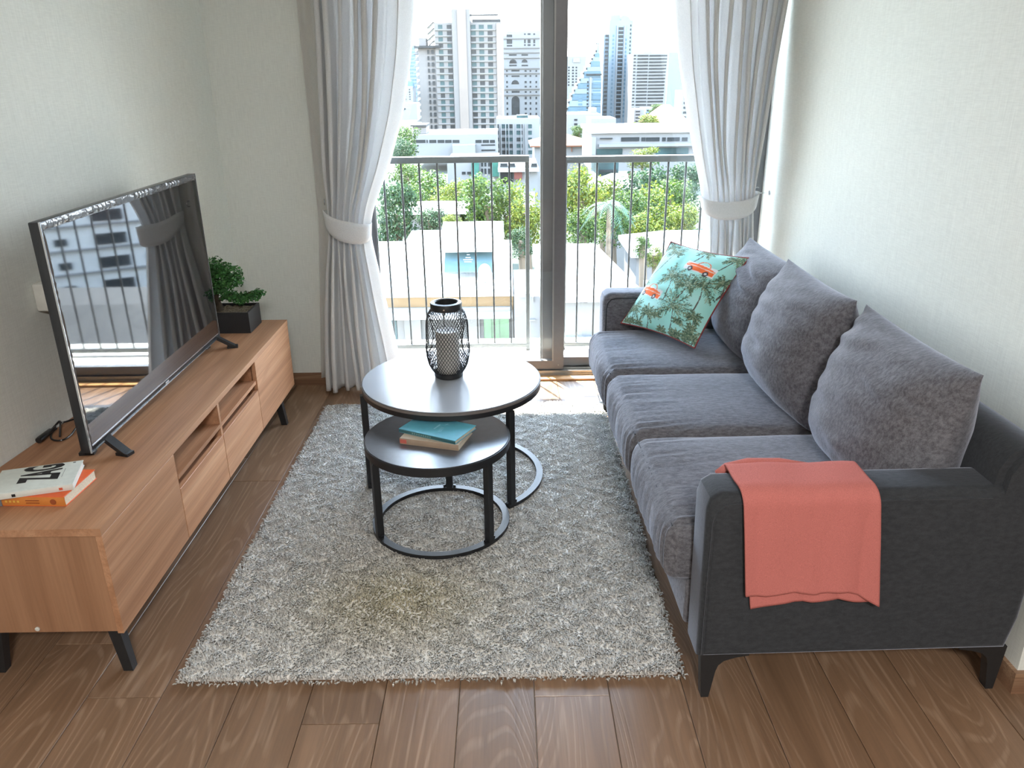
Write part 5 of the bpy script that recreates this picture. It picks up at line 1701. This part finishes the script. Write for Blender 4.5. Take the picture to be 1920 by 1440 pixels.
a = at_y(1064, 272, 150); b = at_y(1104, 268, 150)
t = hip_house('terracotta_house', 'white house with a terracotta roof just right of the door mullion', a.x - 6, b.x, 150, 162, a.z, a.z + 1.6, M_white, M_orange)
block(t, 'drain_pipe', 1073, 1075, 271, 284, 150, -0.3, 0.3, M_orange)
a = at_y(1226, 233, 190); b = at_y(1290, 233, 190)
t = hip_house('terracotta_house', 'wide house with a pale terracotta roof beside the right curtain', a.x, b.x, 190, 205, a.z, a.z + 4.0, M_white, M_orange)
win(t, [(1250, 1264)], [(236, 239)], 190, WD)
Y = 130.0
t = bld('long low white building with ribbon windows above the right balcony rail', 'ribbon_building', 1112, 1330, 246, Y, 16, M_white, pyb=320)
win(t, [(1169, 1204), (1208, 1216), (1217, 1243), (1248, 1255), (1258, 1282), (1286, 1297)], [(257.5, 264.5)], Y, WD, out=0.2)
block(t, 'ledge', 1126, 1330, 270, 272.5, Y, -0.8, 0.8, M_mull)
block(t, 'ledge', 1128, 1152, 258.5, 260, Y, -0.4, 0.4, M_dark)
block(t, 'shop_glass', 1122, 1172, 279, 289, Y, -0.2, 0.2, M_teal)
block(t, 'shop_glass', 1237, 1300, 277, 289, Y, -0.2, 0.2, M_teal)
block(t, 'stair_panel', 1112, 1120, 257, 290, Y, -0.5, 0.5, M_mull)
block(t, 'parapet', 1108, 1330, 243, 247, Y, -0.5, 16.5, M_wroof)
t = bld('grey flat building behind the trees right of the blue tower', 'grey_block', 1214, 1270, 203, 260, 12, M_mull, pyb=235)
win(t, [(1216, 1249), (1250, 1262)], [(206, 213)], 260, WD)
block(t, 'parapet', 1213, 1271, 209, 211, 260, -0.6, 0.6, M_bluel)
t = bld('white tower edge with dark windows beside the right curtain, above the terracotta roof', 'edge_block', 1281, 1296, 170, 240, 10, M_white, pyb=250)
win(t, [(1285, 1291)], [(173 + 9 * k, 177 + 9 * k) for k in range(7)], 240, WD)

# buildings below the rail on the left
Y = 110.0
t = bld('white building wrapped in green netting, seen below the left balcony rail', 'netted_building', 838, 935, 300, Y, 10, M_white, pyb=360)
block(t, 'netting', 884, 899, 302, 334, Y, -0.6, 0.6, M_netting)
block(t, 'netting', 923, 936, 302, 330, Y, -0.6, 0.6, M_netting)
win(t, [(902, 906), (908, 912), (915, 919)], [(304, 312), (316, 326)], Y, WD)
win(t, [(866, 873), (876, 883)], [(322, 327)], Y, WD)
t = bld('small grey house with a red hoarding beside it, under the left balcony rail end', 'grey_house', 936, 1008, 310, 100, 9, M_mull, pyb=360)
block(t, 'dark_wall', 938, 962, 321, 343, 100, -0.3, 0.3, M_dark)
block(t, 'hoarding', 964, 979, 320, 335, 100, -0.5, 0.5, M_red)
block(t, 'roof_slab', 934, 1010, 316, 320, 100, -1.0, 10, M_wroof)
win(t, [(938, 952), (955, 966), (996, 1007)], [(306, 313)], 100, WD)
t = bld('teal shed roof seen between the right balusters', 'teal_shed', 1122, 1160, 305, 105, 8, M_teal, pyb=330)
block(t, 'dark_front', 1124, 1156, 318, 322, 105, -0.4, 0.4, M_dark)
a = at_y(1128, 324, 92); b = at_y(1188, 324, 92)
hip_house('white_house', 'small white hip roofed house among the trees behind the right balusters', a.x, b.x, 92, 96, a.z - 1.5, a.z - 0.3, M_white, M_wroof)
a = at_y(768, 396, 62); b = at_y(858, 396, 62)
t = hip_house('white_house', 'low white roofed house among the trees behind the left balusters', a.x, b.x, 62, 65.5, a.z + 0.1, a.z + 0.5, M_white, M_wroof)
win(t, [(832, 841)], [(400, 403)], 62, WD)

# big white roof with the tan fascia right below
Z1 = -7.0
a = at_z(700, 546, Z1); b = at_z(962, 546, Z1)
YF = a.y
t = thing('warehouse', 'near white flat roofed warehouse with a tan fascia, below the left balusters', 'building', ((a.x + b.x) / 2, YF + 6, GZ))
bx = at_z(1000, 546, Z1).x
obj('roof_slab', MB().box(a.x - 8, b.x, YF, YF + 11.0, Z1 - 0.3, Z1), M_wroof, t)
obj('fascia', MB().box(a.x - 8, b.x, YF + 0.05, YF + 0.35, Z1 - 0.92, Z1 - 0.301), M_tan, t)
obj('wall_body', MB().box(a.x - 8, b.x, YF + 0.9, YF + 10.8, GZ, Z1 - 0.93), M_white, t)
block(t, 'gutter_band', 715, 960, 578, 584, YF, -0.1, 1.0, M_mull)
block(t, 'canopy_band', 715, 960, 586, 591, YF, -0.5, 1.4, M_wroof)
win(t, [(735, 748)], [(597, 660)], YF, WT, out=0.3, name='window')
block(t, 'shutter', 753, 789, 597, 672, YF, 0.7, 0.2, M_mull)
block(t, 'shutter', 866, 900, 597, 672, YF, 0.7, 0.2, M_mull)
gw = mesh_of('window', MB().box(-0.5, 0.5, -0.5, 0.5, -0.5, 0.5), plain('green_curtained_glass', (0.03, 0.10, 0.04), 0.4, var=0.4, vscale=3))
win(t, [(907, 955)], [(592, 650)], YF + 0.9, gw, out=0.1)
for p in (905, 920, 935, 954):
    block(t, 'window_bar', p, p + 1.6, 590, 652, YF, 0.72, 0.1, M_mull)
block(t, 'window_bar', 905, 956, 603, 604.5, YF, 0.7, 0.1, M_mull)
block(t, 'meter_box', 787, 797, 594, 602, YF, 0.5, 0.3, M_dark)
# rooftop hut with a blue awning
a = at_z(826, 532, Z1); b = at_z(935, 532, Z1)
YH = at_z(880, 520, Z1).y
h = thing('rooftop_hut', 'white rooftop hut with a blue awning on the warehouse roof', 'building', ((a.x + b.x) / 2, YH + 1.5, Z1))
p0 = at_y(832, 473, YH); p1 = at_y(922, 473, YH)
zb_ = Z1 + 0.002
obj('wall_body', MB().box(p0.x, p1.x, YH + 0.9, YH + 2.6, zb_, p0.z), M_mull, h)
obj('roof', MB().prism([(YH + 0.2, p0.z - 0.05), (YH + 0.2, p0.z + 0.04), (YH + 3.6, p0.z + 0.75), (YH + 3.6, p0.z + 0.65)], p0.x - 0.25, at_y(944, 473, YH).x, 'x'), M_wroof, h)
q0 = at_y(832, 475, YH); q1 = at_y(838, 508, YH); q2 = at_y(922, 475, YH); q3 = at_y(924, 504, YH)
M_awn = plain('pale_blue_awning', (0.0300, 0.0582, 0.0648), 0.6, var=0.1, vscale=2)
obj('awning', MB().prism([(YH + 0.85, p0.z - 0.1), (YH + 0.80, p0.z - 0.1), (YH - 0.35, q1.z), (YH - 0.30, q1.z - 0.04)], q0.x, q2.x, 'x'), M_awn, h)
M_print = plain('white_awning_print', (0.161, 0.170, 0.170), 0.7)
pr = MB()
for k, (pa, pb, py) in enumerate(((870, 884, 493), (868, 886, 490), (872, 882, 487), (874, 880, 483), (873, 877, 479))):
    fz = at_y(876, py, YH); tz = (p0.z - 0.1 - fz.z) / (p0.z - 0.1 - q1.z)
    yy = YH + 0.82 - 1.15 * tz
    A = at_y(pa, py, YH); B = at_y(pb, py, YH)
    pr.box(A.x, B.x, yy - 0.03, yy - 0.01, fz.z - 0.02, fz.z + 0.035)
o = obj('awning_print', pr, M_print, h); o['kind'] = 'stuff'
s0 = at_z(912, 531, Z1)
sd_ = thing('satellite_dish', 'white satellite dish standing on the warehouse roof', 'dish', (s0.x, s0.y, Z1))
c_ = at_y(909, 511, s0.y)
rows = []
for i in range(7):
    r = 0.36 * i / 6
    rows.append([(c_.x + r * math.cos(q * PI / 12) * 0.8, s0.y - 0.10 + 0.5 * r * r + 0.3 * r * math.sin(q * PI / 12), c_.z + r * math.sin(q * PI / 12) * 1.05) for q in range(24)])
do = obj('dish', MB().grid(rows, cv=True), M_wroof, sd_, True)
md = do.modifiers.new('thickness', 'SOLIDIFY'); md.thickness = 0.02
obj('mast', MB().tube([(c_.x, s0.y + 0.1, Z1 + 0.001), (c_.x, s0.y + 0.1, c_.z)], 0.05, 8), plain('blue_mast', (0.08, 0.11, 0.35), 0.6), sd_)
# second roof, left rear
a = at_z(766, 458, -6.9); b = at_z(812, 458, -6.9)
hip_house('roof_shed', 'low white shed behind the warehouse roof, left of the hut', a.x, b.x + 0.5, a.y + 1.0, a.y + 4.0, -6.95, -6.6, M_white, M_wroof, over=0.3)
# right near roof
Z2 = -6.6
a = at_z(1052, 556, Z2); b = at_z(1215, 556, Z2); far = at_z(1120, 458, Z2)
t = thing('white_roofed_house', 'near white roofed house below the right balusters, with a small barred window', 'building', ((a.x + b.x) / 2, a.y + 5, GZ))
obj('roof', MB().add([(a.x - 0.8, a.y, Z2), (b.x, a.y, Z2), (b.x - 1.0, far.y, Z2 + 0.05), (a.x - 0.8, far.y, Z2 + 0.05), (a.x - 0.8, a.y, Z2 - 0.25), (b.x, a.y, Z2 - 0.25), (b.x - 1.0, far.y, Z2 - 0.2), (a.x - 0.8, far.y, Z2 - 0.2)],
                     [(0, 1, 2, 3), (7, 6, 5, 4), (0, 4, 5, 1), (1, 5, 6, 2), (2, 6, 7, 3), (3, 7, 4, 0)]), M_wroof, t)
obj('wall_body', MB().box(a.x - 0.7, b.x - 1.0, a.y + 0.5, far.y - 0.5, GZ, Z2 - 0.26), M_white, t)
win(t, [(1079, 1084.5), (1086, 1092), (1093.5, 1101)], [(557, 561.5), (562.5, 567)], a.y + 0.5, WD, out=0.12)
block(t, 'step', 1056, 1112, 636, 640, a.y, 0.1, 0.4, M_mull)
# white annex with pipes behind the mullion
a = at_z(968, 556, -7.2); b = at_z(1030, 556, -7.2)
t = thing('white_annex', 'white annex with dark pipe brackets between the two near roofs', 'building', ((a.x + b.x) / 2, a.y + 3, GZ))
obj('body', MB().box(b.x * 0 + at_z(964, 556, -7.2).x, b.x - 0.4, a.y, a.y + 5, GZ, -7.2), M_white, t)
for (pa, pb, pc, pd) in ((975, 994, 550, 553), (990, 1004, 598, 600), (976, 996, 553, 556), (974, 1003, 637, 640), (998, 1000, 556, 566)):
    block(t, 'pipe_bracket', pa, pb, pc, pd, a.y, -0.12, 0.12, M_mull)
a = at_z(1200, 470, -8.0); b = at_z(1345, 450, -8.0)
hip_house('white_roofed_house', 'white hip roofed house with a red ridge behind the right balusters', a.x, a.x + 7.5, a.y + 1, a.y + 6, -8.3, -7.5, M_white, M_wroof, over=0.4)


# ------------------------------------------------------------------ trees
G1 = [(0.0128, 0.033, 0.0058), (0.0321, 0.066, 0.0092), (0.0784, 0.1187, 0.0174)]          # mid green
G2 = [(0.0259, 0.0515, 0.0058), (0.0739, 0.103, 0.0105), (0.1553, 0.1647, 0.0174)]         # yellow green
G3 = [(0.0089, 0.0274, 0.0117), (0.0203, 0.0485, 0.0174), (0.0475, 0.085, 0.0319)]      # dark blue green


def tree_proto(cols, seed, n=3400):
    g = np.random.default_rng(seed)
    bl = []
    for k in range(18):
        a = g.uniform(0, 2 * PI); r = g.uniform(0.3, 0.80); z = g.uniform(-0.75, 0.72)
        r *= math.sqrt(max(0.1, 1 - z * z))
        s = g.uniform(0.26, 0.42)
        bl.append((r * math.cos(a), r * math.sin(a), z, s, s, s * 0.85))
    bl.append((0, 0, 0, 0.68, 0.68, 0.72)); bl.append((0, 0, -0.7, 0.8, 0.8, 0.5))
    return leaf_cloud('foliage', bl, n, 0.052, cols, M_leafout, seed=seed, aspect=0.7, shell=0.5)


PROT = {'m': [tree_proto(G1, 21), tree_proto(G1, 22)], 'y': [tree_proto(G2, 31), tree_proto(G2, 32)], 'd': [tree_proto(G3, 41), tree_proto(G3, 42)]}
trunk_me = mesh_of('trunk', MB().tube([(0, 0, 0), (0.03, 0, 0.5), (0, 0, 1.0)], [0.028, 0.02, 0.012], 7), M_trunk, True)


def tree(label, px, pyt, wpx, Y, kind, v=0, hf=1.0):
    top = at_y(px, pyt, Y); e = at_y(px + wpx / 2, pyt, Y)
    R = abs(e.x - top.x); H = R * hf
    t = thing('tree', label, 'tree', (top.x, Y, GZ), group=None)
    o = inst('foliage', PROT[kind][v], (top.x, Y, top.z - H * 0.98), (R, R, H), t, rz=(px * 1.7) % 6.28)
    o['kind'] = 'stuff'
    zc = top.z - H
    inst('trunk', trunk_me, (top.x, Y, GZ), ((zc - GZ), (zc - GZ), (zc - GZ)), t)


TREES = [
    ('mid green tree left of the low white roofed house', 770, 344, 80, 75, 'm', 1, 1.0),
    ('yellow green treetop above the low white roofed house', 832, 340, 74, 76, 'y', 1, 0.8),
    ('deep green tree right of the low white roofed house', 882, 352, 70, 66, 'm', 0, 1.1),
    ('shaded green tree below the red hoarding', 948, 360, 74, 60, 'm', 1, 1.2),
    ('yellow green tree between the palm and the mullion tree', 1128, 330, 80, 66, 'y', 0, 1.1),
    ('mid green tree behind the palm fronds', 1150, 372, 76, 54, 'm', 0, 1.1),
    ('mid green tree under the dark trees behind the right balusters', 1262, 330, 84, 72, 'm', 1, 1.0),
    ('yellow green tree above the near right roof corner', 1214, 396, 84, 54, 'y', 0, 1.0),
    ('dense blue green tree touching the edge of the left curtain', 738, 330, 105, 55, 'd', 0, 1.35),
    ('mid green tree behind the low white house, third and fourth left balusters', 806, 318, 120, 84, 'm', 0, 0.9),
    ('yellow green tree top right of the low white roofed house', 862, 335, 80, 80, 'y', 0, 0.8),
    ('small green tree under the left rail near the curtain', 764, 302, 70, 105, 'm', 1, 0.9),
    ('bright mid green tree in the middle of the left balusters', 912, 322, 118, 58, 'm', 1, 1.05),
    ('yellow green tree just left of the door mullion', 985, 340, 90, 56, 'y', 1, 1.3),
    ('small green tree in front of the low white house', 806, 386, 72, 54, 'd', 1, 0.75),
    ('round yellow green bush behind the white shed', 846, 400, 46, 52, 'y', 0, 0.7),
    ('pale bush at the right edge of the hut roof', 976, 424, 56, 48, 'd', 0, 1.0),
    ('tall bright yellow green tree just right of the door mullion', 1092, 308, 110, 58, 'y', 0, 1.25),
    ('shaded green tree under the bright yellow one right of the mullion', 1094, 388, 78, 50, 'm', 0, 0.95),
    ('dark blue green tree at the top behind the right balusters', 1212, 306, 130, 82, 'd', 1, 0.85),
    ('yellow green tree behind the fifth right baluster', 1236, 344, 110, 64, 'y', 1, 1.0),
    ('mid green tree below the hip roofed house behind the right balusters', 1180, 352, 84, 62, 'm', 1, 1.05),
    ('pale green tree beside the right curtain', 1288, 300, 84, 78, 'd', 0, 1.1),
    ('yellow green tree low beside the right curtain', 1286, 380, 70, 60, 'y', 0, 0.9),
    ('green bush at the corner of the near white roof right of the mullion', 1230, 456, 46, 44, 'y', 1, 0.95),
    ('second small green bush beside the near white roof', 1206, 437, 44, 43.5, 'm', 0, 1.0),
    ('yellow green tree in front of the ribbon window building', 1205, 274, 74, 118, 'y', 1, 0.5),
    ('leafy green tree left of the podium building beside the curtain', 752, 232, 66, 140, 'm', 1, 0.95),
    ('grey green treetop under the podium building beside the curtain', 752, 258, 60, 120, 'd', 1, 0.8),
    ('far treetop left of the far terracotta roof', 1222, 212, 48, 181, 'y', 0, 0.7),
    ('far treetops on the grey flat building', 1236, 194, 48, 250, 'm', 0, 0.4),
    ('small far tree left of the white hall', 1086, 233, 34, 173, 'm', 1, 0.8),
    ('low bushy tree in front of the far terracotta roof', 1180, 230, 56, 150, 'y', 1, 0.6),
]
for a in TREES:
    tree(a[0], a[1], a[2], a[3], a[4], a[5], a[6], a[7])

# palm in front of the trees, right of the mullion
def palm_tree():
    Y = 47.0
    top = at_y(1142, 385, Y)
    t = thing('palm_tree', 'dark green palm tree behind the second and third right balusters', 'tree', (top.x, Y, GZ))
    tr = MB().tube([(top.x, Y, GZ), (top.x + 0.1, Y, (GZ + top.z) / 2), (top.x, Y, top.z)], [0.25, 0.17, 0.13], 8)
    obj('trunk', tr, M_trunk, t, True)
    Mp = plain('palm_frond', (0.018, 0.05, 0.022), 0.75, var=0.3, vscale=3)
    g = random.Random(3)
    for k in range(15):
        a = 2 * PI * k / 15 + g.uniform(-0.2, 0.2); up = g.uniform(0.1, 1.0)
        L = g.uniform(1.6, 2.2)
        pts = []
        for i in range(9):
            f = i / 8
            pts.append(Vector((top.x + math.cos(a) * L * f * 0.85, Y + math.sin(a) * L * f * 0.85, top.z + up * f * 1.3 - 1.7 * f * f)))
        m = MB()
        side = Vector((-math.sin(a), math.cos(a), 0))
        for i in range(8):
            for q in (0.0, 0.5):
                p = pts[i].lerp(pts[i + 1], q); d = (pts[i + 1] - pts[i]).normalized()
                ll = 0.5 * math.sin(PI * min(1, 0.2 + 0.8 * (i + q) / 8))
                for s in (-1, 1):
                    e = p + side * s * ll * 0.8 + d * 0.25 - Vector((0, 0, 0.28 * ll))
                    m.add([p, p + d * 0.09, e], [(0, 1, 2)])
        m.tube(pts, 0.025, 4)
        obj('frond', m, Mp, t)


palm_tree()

# ------------------------------------------------------------------ off to the right, seen mirrored in the television
def oblique():
    base = Vector((43, 66, GZ)); rz = math.radians(-30)
    t = thing('apartment_building', 'white apartment building with rows of dark windows, mirrored in the television', 'building', tuple(base), rz)
    R = wm(t)
    def put(nm, mb, mat):
        m = MB(); m.add([R @ Vector(p) for p in mb.v], mb.f); return obj(nm, m, mat, t)
    put('body', MB().box(-22, 24, 0, 14, 0, 30), plain('bright_white_facade', (0.30, 0.31, 0.31), 0.8, var=0.03, vscale=0.3))
    for r in range(12):
        z = 6.0 + 2.1 * r
        for c in range(11):
            x = -19 + 4.0 * c
            w_ = 2.6 if c % 3 else 1.0
            o = inst('window', WD, (0, 0, 0), (w_, 0.3, 0.95 if c % 3 else 0.6), None)
            o.parent = t; o.location = (x, -0.12, z)
    for r in range(12):
        put('ledge', MB().box(-22.2, 24.2, -0.3, 0, 5.3 + 2.1 * r - 0.15, 5.3 + 2.1 * r), M_white)


oblique()
hip_house('grey_roofed_house', 'pale house with a grey shingle roof, mirrored in the television', 4.7, 14.0, 16.0, 21.5, -4.0, -3.55, plain('pale_blue_wall', (0.20, 0.23, 0.235), 0.8), M_greyroof)
t = hip_house('yellow_house', 'white and yellow house behind the grey shingle roof, mirrored in the television', 19, 32, 38, 46, -10.5, -9.0, M_white, M_greyroof)
for k in range(5):
    obj('awning', MB().box(19.2 + 1.3 * k, 20.2 + 1.3 * k, 37.3, 37.9, -12.4, -11.2), plain('yellow_awning', (0.62, 0.50, 0.12), 0.7) if k == 0 else bpy.data.materials['yellow_awning'], t)
for k in range(5):
    inst('window', WD, (25.5 + 1.3 * k, 37.95, -11.9), (0.8, 0.2, 1.2), t)
